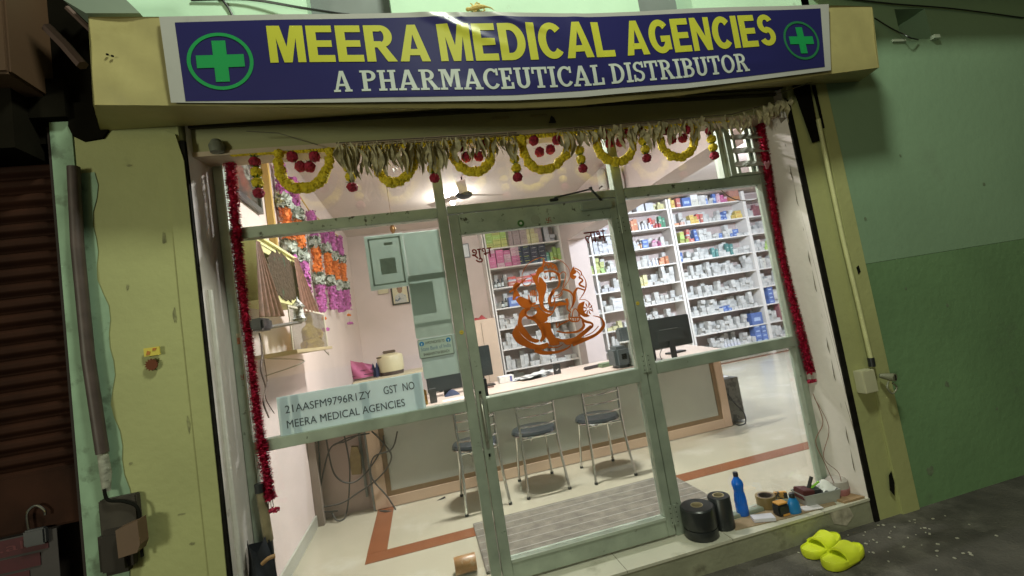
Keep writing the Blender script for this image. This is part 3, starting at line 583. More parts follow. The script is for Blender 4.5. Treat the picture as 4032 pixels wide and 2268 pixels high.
# cloth and debris on top of the sign, and the gecko on the wall
Mcl = mat('faded_pink_cloth', (.45, .26, .20), .85, var=.15, scale=8)
b = MB(); b.grid(lambda s, t: (lambda p: (p.x, -.46+.2*t, p.z+.0+(.055*math.exp(-((s-.32)/.18)**2)+.012*math.sin(s*25))*(1-abs(2*t-1))))(PY(1180+460*s, 44-6*s, -.46)), 60, 6); single('draped_cloth', b, Mcl, 'crumpled faded pink cloth lying on top of the signboard', 'cloth', smooth=True)
gk = thing('gecko', 'small yellowish house gecko clinging to the mint wall above the signboard', 'gecko', PY(1200, 22, YW))
def gp(u, v): return PY(u, v, YW-.02)
b = MB(); b.tube(smoothpath([gp(1172, 24), gp(1182, 23), gp(1195, 19), gp(1210, 17), gp(1222, 17), gp(1235, 20), gp(1243, 26)], 4), [.006, .009, .011, .010, .009, .010, .012, .013, .014, .014, .013, .012, .011, .010, .009, .008, .006, .005, .004, .0035, .003, .0025, .002, .0015, .001][:25], 8)
for q in ([(1190, 21), (1188, 12), (1183, 8)], [(1193, 20), (1196, 10), (1200, 5)], [(1212, 17), (1205, 9), (1198, 7)], [(1200, 19), (1198, 27), (1190, 30)], [(1214, 18), (1220, 26), (1212, 30)]): b.tube([gp(*a) for a in q], [.005, .004, .0025], 6)
part('body', b, mat('yellowish_gecko_skin', (.50, .38, .12), .6, var=.2, scale=60), gk, True)

# ================================================================== INTERIOR SHELL
ZC = 3.23; YB = 5.55; XL = -1.23; XRR = 8.2
Mfl = mat('cream_marble_floor', (.42, .385, .29), .18, var=.07, scale=1.6, c2=(.49, .465, .38), thr=.55, soft=.15, sscale=2.5)
b = MB(); b.box(XL-.1, XRR, .03, YB+.2, -.2, 0.0); struct('floor', b, Mfl)
Mst = mat('terracotta_floor_tile', (.215, .08, .036), .2, var=.08, scale=6)
b = MB(); b.box(-.768, XRR, .61, .74, .0, .003); b.box(-.77, -.642, .7425, 1.55, .0, .003); struct('floor_stripe', b, Mst)
b = MB(); b.box(3.0, XRR, 4.72, 4.84, 0, .003); struct('floor_stripe_back', b, Mst)
b = MB(); b.box(XL-.15, XL, .03, YB+.1, 0, ZC); struct('wall_left', b, M_pink)
b = MB(); b.box(XL-.1, XRR, YB, YB+.1, 0, ZC+.1); struct('wall_back', b, M_pink)
b = MB(); b.box(XRR, XRR+.1, .03, YB, 0, ZC); struct('wall_right', b, M_pink)
b = MB(); b.box(2.0655, XRR, .022, .035, 0, ZC); struct('wall_front', b, M_pink)
b = MB(); b.box(XL-.15, XRR+.1, -.05, YB+.1, ZC, ZC+.12); struct('ceiling', b, M_ceil)
b = MB(); b.box(XL-.1, 2.15, .02, .1, 2.48, ZC); struct('wall_above_front', b, M_pink)
b = MB(); b.box(2.475, 2.82, .12, YB, 2.59, ZC-.002); struct('ceiling_beam', b, mat('beam_paint', (.60, .50, .48), .8, var=.05))
b = MB(); b.box(2.478, 2.817, 4.87, YB, 0, 2.588); struct('pillar', b, MATS['beam_paint'])
b = MB(); b.prism([(.03, 0), (.03, .09), (5, .09), (5, 0)], XL+.001, XL+.014, axis='X'); struct('skirting', b, mat('marble_skirting', (.42, .42, .36), .3, var=.1))

# ================================================================== GLASS FRONT
ff = thing('window_frame', 'worn grey-green aluminium shopfront frame with fixed panes around the door', 'shopfront', (.45, 0, 0))
def bar(name, x0, x1, z0, z1, m=M_alu, y0=-.028, y1=.028, par=ff):
    b = MB(); b.bbox(x0, x1, y0, y1, z0, z1, .003); return part(name, b, m, par)
bar('outer_post', -1.131, -1.088, 0, 2.45); bar('outer_post', 2.022, 2.064, 0, 2.45)
bar('mullion', -.056, -.0035, 0, 2.45); bar('mullion', 1.0035, 1.064, 0, 2.45)
bar('transom', -1.0875, -.0565, 1.958, 2.015, M_alustain); bar('transom', .0, 1.003, 1.972, 2.017); bar('transom', 1.0645, 2.0215, 1.958, 2.020, M_alustain)
bar('rail', -1.0875, -.0565, .908, .962, y0=-.038, y1=.038); bar('rail', 1.0645, 2.0215, .905, .968, y0=-.038, y1=.038)
bar('sill', -1.0875, -.0565, 0, .022); bar('sill', 1.0645, 2.0215, 0, .022)
b = MB(); b.box(-1.086, -1.079, -.045, -.03, 1.0, 2.34); part('bright_edge_trim', b, mat('pale_glass_edge', (.6, .72, .66), .2), ff)
for x0, x1, zz in ((-1.0875, -.0565, ((.0225, .9075), (.9625, 1.9575), (2.0155, 2.45))), (1.0645, 2.0215, ((.0225, .9045), (.9685, 1.9575))), (.0, 1.003, ((2.0175, 2.45),)), (1.0645, 1.795, ((2.0205, 2.45),))):
    for z0, z1 in zz: b = MB(); b.box(x0, x1, .004, .008, z0, z1); part('glass_pane', b, GL, ff)
# screw plates
for (x, z) in ((1.032, 1.985),):
    b = MB(); b.bbox(x-.022, x+.022, -.034, -.028, z-.06, z+.05, .001); part('bracket_plate', b, M_alu, ff)
# louvred vent
lv = thing('louvre_vent', 'small glass louvre ventilator in the top right corner of the glass front', 'louvre', (1.9, -.03, 2.02))
Mlv = mat('dusty_glass_slat', (.30, .32, .26), .4, var=.15)
b = MB(); b.box(1.795, 1.835, -.06, .03, 2.021, 2.33); b.box(1.90, 1.92, .0, .02, 2.036, 2.45); b.box(2.0, 2.02, .0, .02, 2.036, 2.45); b.box(1.836, 2.021, -.05, .02, 2.021, 2.035); b.box(1.765, 1.793, -.03, .03, 2.021, 2.45); part('side_channel', b, mat('pale_aluminium', (.50, .56, .48), .35, metal=.4), lv)
for z in (2.11, 2.20, 2.29):
    b = MB(); b.add([(1.836, -.075, z-.048), (2.085, -.075, z-.048), (2.085, .0, z+.012), (1.836, 0, z+.012), (1.836, -.075, z-.042), (2.085, -.075, z-.042), (2.085, .0, z+.018), (1.836, 0, z+.018)], [(3, 2, 1, 0), (4, 5, 6, 7), (0, 1, 5, 4), (1, 2, 6, 5), (2, 3, 7, 6), (3, 0, 4, 7)]); part('slat', b, Mlv, lv)
b = MB()
for k in range(9): a = k*.7; b.tube([(2.03, -.09, 2.035), (2.03+.02*math.cos(a), -.10, 2.07+.012*math.sin(a*2))], [.008, .003], 5)
single('pink_blossom', b, mat('dusty_pink_petal', (.45, .18, .22), .7), 'dried pink blossom tucked in the louvre ventilator', 'flower')

# the door
dr = thing('glass_door', 'closed glass door with grey-green aluminium frame and orange deity decal', 'door', (.5, -.01, 0))
def dbar(name, x0, x1, z0, z1, m=M_alu, y0=-.03, y1=.025): return bar(name, x0, x1, z0, z1, m, y0, y1, dr)
dbar('door_stile', .002, .056, .012, 1.966); dbar('door_stile', .950, .998, .012, 1.966)
dbar('top_rail', .0565, .9495, 1.850, 1.966, M_alustain); dbar('bottom_rail', .0565, .9495, .012, .115); dbar('middle_rail', .0565, .9495, .879, .955, y0=-.04, y1=.04)
b = MB(); b.box(.057, .9495, -.036, -.0305, .103, .118); part('drip_edge', b, mat('pale_aluminium', (.5, .56, .48), .35), dr)
for z0, z1 in ((.1155, .8785), (.9555, 1.8495)): b = MB(); b.box(.0565, .9495, .002, .006, z0, z1); part('glass_pane', b, GL, dr)
b = MB(); b.bbox(.018, .034, -.036, -.030, .70, .98, .002); hp = part('handle', b, mat('worn_steel', (.35, .35, .31), .35, metal=.7, var=.2), dr)
b = MB(); b.tube(smoothpath([(.026, -.036, .96), (.026, -.055, .93), (.027, -.06, .85), (.028, -.055, .77), (.028, -.036, .74)]), .006, 8); part('grip', b, MATS['worn_steel'], hp, True)
b = MB(); b.box(.02, .032, -.04, -.0365, .985, 1.0); b.bbox(.021, .031, -.04, -.0365, .655, .672, .001); part('keyhole', b, M_dark, hp)
for z in (1.80, .98, .12):
    b = MB(); b.bbox(.978, .998, -.036, -.0305, z-.055, z+.055, .002); b.bbox(1.006, 1.028, -.036, -.0305, z-.055, z+.055, .002); b.tube([(1.002, -.036, z-.055), (1.002, -.036, z+.055)], .004, 6); hg = part('hinge', b, M_alu, dr)
    b = MB()
    for dz in (-.04, -.015, .012, .038):
        for x in (.985, 1.020): b.lathe([(0, 0), (.003, 0), (.003, .001), (0, .001)], 8, Matrix.Translation((x, -.0365, z+dz)) @ Matrix.Rotation(R(90), 4, 'X'))
    part('screw', b, M_dark, hg)
b = MB(); b.bbox(.762, .955, -.07, -.031, 1.905, 1.948, .006); dc = part('door_closer', b, M_alu, dr)
b = MB(); b.tube([(.90, -.05, 1.95), (.885, -.055, 1.972), (.795, -.16, 1.995)], [.008, .008, .006], 6); b.tube([(.795, -.16, 1.995), (.62, -.04, 2.0)], .005, 6); b.bbox(.59, .64, -.045, -.029, 1.982, 1.997, .003); b.lathe([(0, -.01), (.01, -.008), (.01, .008), (0, .01)], 10, Matrix.Translation((.795, -.16, 1.998))); part('closer_arm', b, M_black, dc)
# red auspicious sign, green flower and round stickers on the door rail
Mred = mat('red_foil', (.30, .05, .02), .5, var=.3, scale=60)
def dz(x, y, d): return (x, d, y)
c = PY(1310, 562, -.031); b = MB(); pts = []
for k in range(40): a = 2*math.pi*k/40; rr = .021*(1 if k % 2 else .80); pts.append((c.x+rr*math.cos(a), c.z+rr*math.sin(a)))
b.prism(pts, -.0345, -.031); part('green_flower_emblem', b, mat('green_felt', (.05, .15, .04), .9), dr)
b = MB(); b.lathe([(0, 0), (.008, 0), (.006, .004), (0, .005)], 14, Matrix.Translation((c.x, -.0347, c.z)) @ Matrix.Rotation(R(90), 4, 'X')); part('emblem_centre', b, mat('pearl_bead', (.6, .62, .55), .3), dr)
def swast(par, cx, cz, s, y, m, nm='auspicious_mark'):
    b = MB(); w_ = s*.16; d = .0004
    for k, pts in enumerate(([(-s, 0), (s, 0)], [(0, -s), (0, s)], [(0, s-w_/2), (s, s-w_/2)], [(s-w_/2, 0), (s-w_/2, -s)], [(0, -s+w_/2), (-s, -s+w_/2)], [(-s+w_/2, 0), (-s+w_/2, s)])):
        stroke(b, [(cx+p[0], cz+p[1]) for p in pts], w_*1.5, y-d*k*.4, dz)
    return part(nm, b, m, par)
c = PY(1380, 554, -.031); swast(dr, c.x, c.z, .014, -.0315, Mred)
def disc(b, cx, cz, r, y, n=24): b.add([(cx+r*math.cos(2*math.pi*k/n), y, cz+r*math.sin(2*math.pi*k/n)) for k in range(n)], [tuple(range(n))])
c = PY(1347, 552, -.031); b = MB(); disc(b, c.x, c.z, .027, -.0308); part('glue_patch', b, mat('old_glue', (.26, .30, .235), .7), dr)
Myst = mat('yellow_round_sticker', (.50, .38, .05), .5, var=.1)
for (u, v, par, who) in ((1161, 836, ff, 'mullion'), (1604, 763, ff, 'mullion')):
    c = PY(u, v, -.028); b = MB(); disc(b, c.x, c.z, .0115, -.0295); q = part('round_sticker', b, Myst, par)
    b = MB(); b.add([(c.x-.006, -.0298, c.z-.002), (c.x+.006, -.0298, c.z-.002), (c.x+.006, -.0298, c.z+.002), (c.x-.006, -.0298, c.z+.002)], [(0, 1, 2, 3)]); part('print', b, mat('ochre_print', (.28, .20, .03), .6), q)
c = PY(602, 850, -.028); b = MB(); b.box(c.x-.010, c.x+.010, -.0305, -.0285, c.z-.03, c.z+.002); b2 = part('paper_sticker', b, mat('orange_sticker_print', (.50, .17, .09), .6, var=.3, scale=80), ff)
b = MB(); b.box(c.x-.012, c.x+.010, -.0305, -.0285, c.z+.003, c.z+.022); part('paper_sticker', b, mat('cream_sticker_paper', (.55, .48, .34), .6, var=.2, scale=70), ff)
c = PY(613, 948, -.028); swast(ff, c.x, c.z, .011, -.030, mat('red_brush_paint', (.35, .07, .05), .7))

# Devanagari words and the deity decal on the door glass
Mdec = translucent(mat('orange_brown_vinyl', (.34, .085, .010), .45, var=.12, scale=6), .40)
Mdk = translucent(mat('maroon_vinyl', (.22, .03, .02), .5), .4)
YD = .0015
b = MB(); DV = [0]
def dstroke(pts, wd, mb, ox, oz, sx, sz):
    DV[0] += 1; stroke(mb, [(ox+p[0]*sx, oz+p[1]*sz) for p in pts], wd*sx, YD-.0002-.00006*(DV[0] % 9), dz)
# letters in a box 1 wide 1 high (headline at y=1)
SHA = [([(0, 1), (.95, 1)], .13), (smoothpath([(.10, .98, 0), (.20, .90, 0), (.32, .82, 0), (.38, .66, 0), (.25, .55, 0), (.10, .60, 0)], 4), .12), (smoothpath([(.25, .55, 0), (.40, .42, 0), (.55, .22, 0)], 3), .11), ([(.78, 1), (.78, .0)], .13)]
BHA = [([(0, 1), (1.0, 1)], .13), (smoothpath([(.08, .98, 0), (.16, .86, 0), (.12, .72, 0), (.26, .68, 0), (.40, .78, 0)], 4), .13), ([(.26, .68), (.30, .45), (.80, .45)], .12), ([(.80, 1), (.80, 0)], .13)]
UM = [(smoothpath([(.70, .0, 0), (.62, -.16, 0), (.75, -.28, 0), (.92, -.22, 0), (.98, -.38, 0)], 4), .11)]
LA = [([(0, 1), (1.0, 1)], .13), (smoothpath([(.08, .40, 0), (.04, .62, 0), (.20, .74, 0), (.34, .60, 0), (.36, .35, 0)], 4), .12), (smoothpath([(.34, .60, 0), (.46, .76, 0), (.62, .66, 0), (.78, .66, 0)], 4), .12), ([(.80, 1), (.80, 0)], .13)]
AA = [([(0, 1), (.40, 1)], .13), ([(.18, 1), (.18, 0)], .13)]
def deva(name, glyphs, x0, z0, x1, z1, slope):
    b = MB(); tot = sum(g[1] for g in glyphs); ox = x0
    for strokes, wd in glyphs:
        sx = (x1-x0)/tot
        for pts, ww in strokes: dstroke([(p[0], p[1]) for p in pts], ww, b, ox, z0, sx, (z1-z0))
        ox += sx*wd
    return part(name, b, Mdk, dr)
for word_, box, gl_ in (('\u0936\u0941\u092d', (.102, 1.688, .214, 1.766), [(SHA+UM, .98), (BHA, 1.0)]), ('\u0932\u093e\u092d', (.775, 1.718, .907, 1.786), [(LA, 1.0), (AA, .40), (BHA, 1.0)])):
    vv_, ff_ = textverts(word_, res=8)
    if len(vv_) > 120:
        b = MB()
        for k_, (dx_, dz_) in enumerate(((0, 0), (.0016, 0), (0, .0016), (.0016, .0016))): b.add([(box[0]+a*(box[2]-box[0])+dx_, YD-.0002-.0001*k_, box[1]+c*(box[3]-box[1])+dz_) for a, c in vv_], ff_)
        part('lettering', b, Mdk, dr)
    else: deva('lettering', gl_, box[0], box[1]+.015, box[2], box[3], 0)
def G(x, y): p = PY((1980+x/1.862)/PS, (980+y/1.862)/PS, 0); return (p.x, p.z)
gdec = MB(); GK = [0]
def gpoly(pts, sm=True):
    GK[0] += 1; P = [Vector((*G(*p), 0)) for p in pts]
    if sm: P = smoothpath(P+[P[0]], 3)[:-1]
    gdec.add([(p.x, YD-.00004*GK[0], p.y) for p in P], [tuple(range(len(P)))])
def gline(pts, wd, sm=True):
    GK[0] += 1; P = [Vector((*G(*p), 0)) for p in pts]; W0 = wd if isinstance(wd, list) else [wd]*len(P); k = len(W0)
    if sm: P = smoothpath(P, 5)
    n = len(P); ww = []
    for i in range(n): f = i*(k-1)/(n-1); q = min(int(f), k-2); ww.append((W0[q]+(W0[q+1]-W0[q])*(f-q))*.00102)
    stroke(gdec, [(p.x, p.y) for p in P], ww, YD-.00004*GK[0], dz)
for p in ([(300,60),(306,85),(316,100),(303,112),(298,140),(300,165),(275,178),(262,205),(258,235),(262,262),(252,275),(240,262),(225,235),(213,205),(210,194),(240,190),(245,165),(262,140),(288,125),(292,95)],
          [(264,205),(285,212),(302,235),(318,255),(321,290),(310,330),(300,370),(299,410),(314,436),(340,452),(366,455),(350,470),(318,464),(290,447),(272,415),(262,375),(262,330),(250,300),(240,280),(257,268)],
          [(75,270),(95,245),(118,250),(125,270),(105,290),(85,320),(75,300)], [(70,375),(78,320),(100,300),(120,330),(128,345),(100,352),(90,375)],
          [(92,372),(125,348),(165,362),(208,385),(213,420),(190,440),(158,434),(125,415)],
          [(218,440),(262,425),(275,440),(310,464),(350,474),(368,452),(386,398),(396,412),(374,462),(352,490),(330,502),(325,530),(272,548),(247,518),(214,500),(246,472),(248,446)],
          [(165,435),(200,434),(172,455),(165,490),(142,510),(141,550),(176,600),(216,650),(268,668),(246,690),(190,672),(150,640),(118,600),(108,560),(112,520),(120,480),(138,450)],
          [(105,550),(118,600),(152,645),(200,682),(260,702),(310,690),(332,688),(334,715),(290,738),(230,738),(160,716),(110,692),(85,662),(68,618)],
          [(285,545),(345,540),(355,590),(380,640),(402,665),(415,700),(350,708),(330,665),(308,640),(296,600)],
          [(392,648),(440,662),(520,650),(562,622),(602,590),(640,560),(655,575),(622,612),(575,650),(592,652),(542,690),(470,705),(440,682),(402,680)],
          [(490,190),(505,150),(522,128),(528,150),(540,160),(535,180),(515,190),(540,200),(525,222),(500,215)],
          [(560,400),(600,385),(592,430),(602,470),(640,490),(600,500),(556,470),(546,430)],
          [(345,350),(353,315),(372,298),(382,318),(364,345),(352,368)]): gpoly(p)
for p, w_ in (([(345,405),(342,370),(352,340),(364,315)], [16,22,18,8]), ([(345,400),(358,414),(374,398),(382,362)], [18,16,12,5]), ([(385,345),(420,330),(440,295)], 5), ([(365,362),(415,350),(440,320)], 5), ([(48,320),(110,268),(175,212)], [10,9,6]),
          ([(140,225),(150,262),(180,270),(205,255),(208,235)], 6), ([(205,345),(204,312)], 8), ([(217,345),(215,300)], 8), ([(230,342),(230,300)], 8), ([(243,345),(243,312)], 7), ([(190,335),(195,380),(215,402),(243,396)], [6,12,14,10]), ([(246,345),(247,385)], 6), ([(215,420),(262,416)], 9),
          ([(200,440),(172,455),(168,485),(195,502),(240,498)], [8,12,12,12,10]), ([(178,506),(226,515),(262,545),(290,590),(300,640),(275,680)], [8,16,24,26,26,12]), ([(235,738),(300,762),(400,755),(470,730),(500,705)], [30,22,14,9,6]), ([(330,722),(400,722),(440,700)], [10,6,4]),
          ([(395,602),(450,614),(530,610),(575,590),(594,560),(580,520)], [8,9,11,15,17,8]), ([(510,700),(600,665),(680,630),(730,580),(740,545),(715,505),(660,490)], [26,22,16,20,17,8,4]), ([(600,640),(660,610),(702,565)], 5),
          ([(528,140),(570,165),(578,195)], 7), ([(540,160),(566,190),(560,220)], 6), ([(555,205),(585,230),(560,260),(600,282)], [8,10,12,10]), ([(578,185),(605,230),(609,280),(590,330),(560,372)], [4,6,9,6,3]), ([(546,285),(525,325),(525,375),(505,430)], [10,18,15,6]), ([(546,285),(598,302)], 9),
          ([(440,295),(490,312),(516,350),(511,410),(490,450)], [12,11,9,8,6]), ([(465,365),(475,400),(472,440),(500,466)], [18,14,8,8]), ([(393,422),(415,402),(467,405)], [8,24,12]), ([(560,370),(610,375),(645,410),(661,465)], 4),
          ([(490,470),(485,505),(502,530),(550,530),(566,500),(556,475)], 8), ([(490,502),(564,502)], 8), ([(510,495),(515,452),(535,440),(555,470),(554,495)], 6), ([(505,505),(508,528)], 6), ([(522,505),(523,530)], 6), ([(540,505),(539,530)], 6),
          ([(570,500),(600,530),(650,545),(655,570),(620,600)], [8,16,12,12,6]), ([(395,580),(430,550),(486,524)], 6), ([(390,540),(396,580)], 6), ([(416,540),(412,566)], 5),
          ([(405,175),(412,205),(415,250),(400,285),(370,300)], [12,15,11,8,6]), ([(415,190),(440,168),(462,185),(450,240),(438,288)], 5), ([(300,170),(345,162),(390,174),(408,200)], [14,9,12,11]), ([(303,130),(322,112),(335,140),(350,118),(362,145),(378,130),(390,155)], 8), ([(310,100),(350,105),(385,125),(402,160)], 8), ([(345,230),(360,208),(385,212)], [10,9,6]), ([(302,200),(304,215),(313,217),(324,213),(324,200)], 5), ([(313,200),(313,224)], 4),
          ([(140,225),(145,175),(180,115),(240,75),(290,62)], 3.5), ([(368,62),(430,90),(480,140),(492,200),(470,250),(445,285)], 3.5)): gline(p, w_)
for k in range(8):
    a = R(k*45+10); gline([(624+9*math.cos(a), 440+10*math.sin(a)), (624+26*math.cos(a+.12), 440+34*math.sin(a+.12)), (624+36*math.cos(a), 440+48*math.sin(a))], [4, 9, 3])
dec = part('deity_decal', gdec, Mdec, dr)

# papers on the left pane
Mpap = translucent(mat('pale_blue_paper', (.76, .85, .87), .7, var=.05, scale=4), .5)
def paper(name, x0, x1, z0, z1, m, y=-.003, wav=.002, parent=None):
    b = MB(); b.grid(lambda s, t: (x0+(x1-x0)*s, y-wav*abs(math.sin(s*9+t*3))-.0005, z0+(z1-z0)*t), 24, 8); b.grid(lambda s, t: (x0+(x1-x0)*(1-s), y+.0006, z0+(z1-z0)*t), 1, 1); return b
gst = thing('paper_notice', 'long pale blue paper with printed tax number taped low on the left pane', 'paper notice', (-.6, 0, .95))
part('sheet', paper('s', -.970, -.262, .953, 1.150, Mpap), Mpap, gst, True)
b = MB(); Mink = mat('dark_ink', (.045, .06, .075), .7)
for tx_, bx_ in (('21AASFM9796R1ZY', (-.935, -.525, 1.066, 1.104)), ('GST  NO', (-.462, -.305, 1.070, 1.110)), ('MEERA MEDICAL AGENCIES', (-.935, -.365, .993, 1.031))): b = MB(); plane_text(b, tx_, *bx_, -.0085); part('lettering', b, Mink, gst)
for x in (-.957, -.905, -.575, -.31): b = MB(); b.box(x, x+.035, -.0078, -.0072, .953, 1.15); part('tape_strip', b, translucent(mat('clear_tape_over_paper', (.73, .82, .86), .3)), gst)
Mgp = translucent(mat('grey_green_paper', (.55, .625, .58), .75, var=.05, scale=5)); Mgp2 = translucent(mat('darker_grey_green_print', (.44, .515, .465), .75, var=.08, scale=30)); Mgp3 = translucent(mat('light_grey_green_paper', (.64, .73, .71), .75, var=.05))
p1 = thing('paper_certificate', 'grey-green bordered certificate seen from behind, taped high on the left pane', 'certificate', (-.35, 0, 1.61))
part('sheet', paper('s', -.457, -.2545, 1.612, 1.904, Mgp), Mgp, p1, True)
b = MB()
for x0, x1, z0, z1 in ((-.440, -.272, 1.880, 1.888), (-.440, -.272, 1.634, 1.642), (-.440, -.432, 1.634, 1.888), (-.280, -.272, 1.634, 1.888)): b.box(x0, x1, -.0068, -.0060, z0+.0001*(x0 < -.43), z1)
b.box(-.392, -.312, -.0068, -.006, 1.69, 1.775); b.box(-.36, -.315, -.0068, -.006, 1.845, 1.86); part('show_through_print', b, Mgp2, p1)
p2 = thing('paper_certificate', 'tall column of grey-green papers taped down the left pane beside the door mullion', 'certificate', (-.16, 0, 1.12))
part('sheet', paper('s', -.253, -.060, 1.655, 1.900, Mgp, y=-.0035), Mgp, p2, True)
part('sheet', paper('s', -.262, -.060, 1.325, 1.654, Mgp, y=-.0035), Mgp, p2, True)
part('sheet', paper('s', -.250, -.058, 1.110, 1.324, Mgp3, y=-.0035), Mgp3, p2, True)
b = MB(); b.box(-.258, -.062, -.0075, -.0066, 1.632, 1.664); b.box(-.258, -.135, -.0075, -.0066, 1.45, 1.62); b.box(-.258, -.065, -.0075, -.0066, 1.385, 1.405); part('show_through_print', b, translucent(mat('mid_grey_green_print', (.47, .55, .51), .75, var=.06)), p2)
bk = thing('bank_sign', 'small pale bank loan notice with two blue round logos on the left pane', 'sign', (-.165, 0, 1.22))
b = MB(); b.bbox(-.259, -.074, -.016, -.009, 1.216, 1.318, .003); part('plate', b, mat('grey_sign_border', (.30, .36, .34), .4), bk)
b = MB(); b.bbox(-.254, -.079, -.0175, -.0165, 1.2215, 1.3125, .0004); part('face', b, translucent(mat('pale_sign_face', (.64, .74, .68), .4), .35), bk)
b = MB(); plane_text(b, 'HYPOTHECATED TO', -.218, -.118, 1.289, 1.303, -.0182); part('black_lettering', b, mat('black_ink', (.03, .03, .03), .6), bk); b = MB(); plane_text(b, 'BHABANIPATNA BRANCH', -.235, -.100, 1.230, 1.245, -.0182); part('black_lettering', b, mat('black_ink', (.03, .03, .03), .6), bk)
b = MB(); plane_text(b, 'State Bank of India', -.245, -.088, 1.257, 1.277, -.0182); part('blue_lettering', b, mat('grey_blue_ink', (.15, .27, .38), .6), bk)
for x in (-.238, -.097):
    b = MB(); disc(b, x, 1.295, .0125, -.0183); q = part('logo', b, mat('bank_blue', (.02, .20, .45), .5), bk)
    b = MB(); disc(b, x, 1.295, .0035, -.0186, 12); b.box(x-.0012, x+.0012, -.0189, -.0187, 1.2825, 1.295); part('logo_keyhole', b, mat('pale_sign_face2', (.6, .66, .64), .4), q)

# ================================================================== COUNTER
Mtop = mat('peach_laminate', (.62, .50, .43), .35, var=.05); Mpanel = mat('grey_panel', (.42, .43, .38), .45, var=.03); Mtrim = mat('brown_trim', (.20, .13, .065), .5, var=.1); Mfr = mat('peach_frame', (.60, .44, .32), .5, var=.05)
ct = thing('counter', 'long peach topped shop counter with grey front panel and brown trim', 'counter', (.9, 1.5, 0))
b = MB(); b.prism([(XL+.002, 1.42), (2.58, 1.42), (2.74, 2.28), (XL+.002, 2.10)], .722, .757, axis='Z'); part('top', b, Mtop, ct)
b = MB(); b.box(-1.2, 2.58, 1.413, 1.419, .724, .752); part('top_edge', b, mat('greyish_edge', (.38, .31, .27), .5), ct)
b = MB(); b.box(-.645, 2.45, 1.512, 1.53, .128, .72); part('front_panel', b, Mpanel, ct)
b = MB(); b.box(-.685, -.6455, 1.506, 1.52, .088, .72); b.box(2.4505, 2.490, 1.506, 1.52, .088, .72); b.box(-.645, 2.45, 1.506, 1.52, .088, .1275); part('trim', b, Mtrim, ct)
b = MB(); b.bbox(-.785, -.6855, 1.498, 1.53, .006, .72, .004); b.bbox(2.4905, 2.575, 1.498, 1.53, .006, .72, .004); b.box(-.685, 2.49, 1.499, 1.53, .006, .0875); part('front_frame', b, Mfr, ct)
b = MB(); b.box(2.555, 2.575, 1.5305, 2.1, .006, .72); part('end_panel', b, Mfr, ct)
b = MB(); b.box(-1.228, -.788, 1.60, 1.62, .0, .72); part('knee_panel', b, mat('pinkish_plaster', (.48, .37, .32), .8, var=.12, scale=3), ct)
b = MB(); b.box(-.80, -.787, 1.50, 1.6, 0, .72); b.box(-.86, -.84, 1.585, 1.599, .1, .72); part('leg', b, mat('grey_steel', (.2, .21, .19), .5), ct)
b = MB(); b.tube([(1.52, 1.45, .72), (1.52, 1.45, .655)], .003, 6); b.bbox(1.495, 1.545, 1.44, 1.46, .635, .655, .003); single('hanging_switch', b, M_black, 'small dark switch hanging by a cord under the counter edge', 'switch')
# tangled cables at the left knee space
b = MB()
def cab(pts, r=.006): b.tube(smoothpath([PY(u, v, yy) for u, v, yy in pts], 8), r, 6)
for pts in ([(865, 1090, 1.5), (880, 1180, 1.5), (872, 1290, 1.5), (850, 1310, 1.45), (835, 1290, 1.5)], [(820, 1100, 1.5), (840, 1190, 1.5), (880, 1215, 1.48), (920, 1190, 1.49), (960, 1130, 1.48), (965, 1095, 1.5)], [(900, 1095, 1.5), (870, 1110, 1.5), (830, 1130, 1.5), (805, 1230, 1.5)], [(800, 1100, 1.5), (806, 1200, 1.5), (803, 1280, 1.5), (850, 1285, 1.5)], [(935, 1085, 1.5), (960, 1110, 1.47), (985, 1150, 1.46), (955, 1200, 1.47), (900, 1240, 1.48), (860, 1265, 1.48), (815, 1275, 1.5)], [(1000, 1085, 1.46), (985, 1130, 1.46), (940, 1150, 1.47), (935, 1200, 1.47), (975, 1250, 1.45), (1000, 1290, 1.42)], [(955, 1285, 1.42), (1020, 1287, 1.40), (1080, 1270, 1.40), (1120, 1250, 1.42)], [(840, 1120, 1.52), (880, 1100, 1.5), (930, 1090, 1.5)]): cab(pts, .0065)
single('cable_tangle', b, mat('dark_grey_cable', (.06, .055, .045), .6), 'tangle of dark cables hanging in the knee space left of the counter panel', 'cables', smooth=True)
b = MB(); c = PY(895, 1155, 1.53); b.prism([(c.x-.04, c.z-.11), (c.x+.03, c.z-.12), (c.x+.045, c.z+.02), (c.x+.03, c.z+.10), (c.x-.02, c.z+.11), (c.x-.045, c.z+.0)], 1.50, 1.54); single('brown_pouch', b, mat('khaki_fabric', (.22, .16, .07), .85, var=.2, scale=20), 'khaki brown pouch hanging among the cables', 'pouch')
b = MB(); b.box(XL+.002, XL+.06, 1.45, 1.51, 0, .72); single('corner_shade_strip', b, mat('corner_shade_brown', (.25, .20, .16), .7), 'narrow brown strip painted as shadow in the corner left of the counter', 'board')  # brown strip standing in for the shadow in this corner

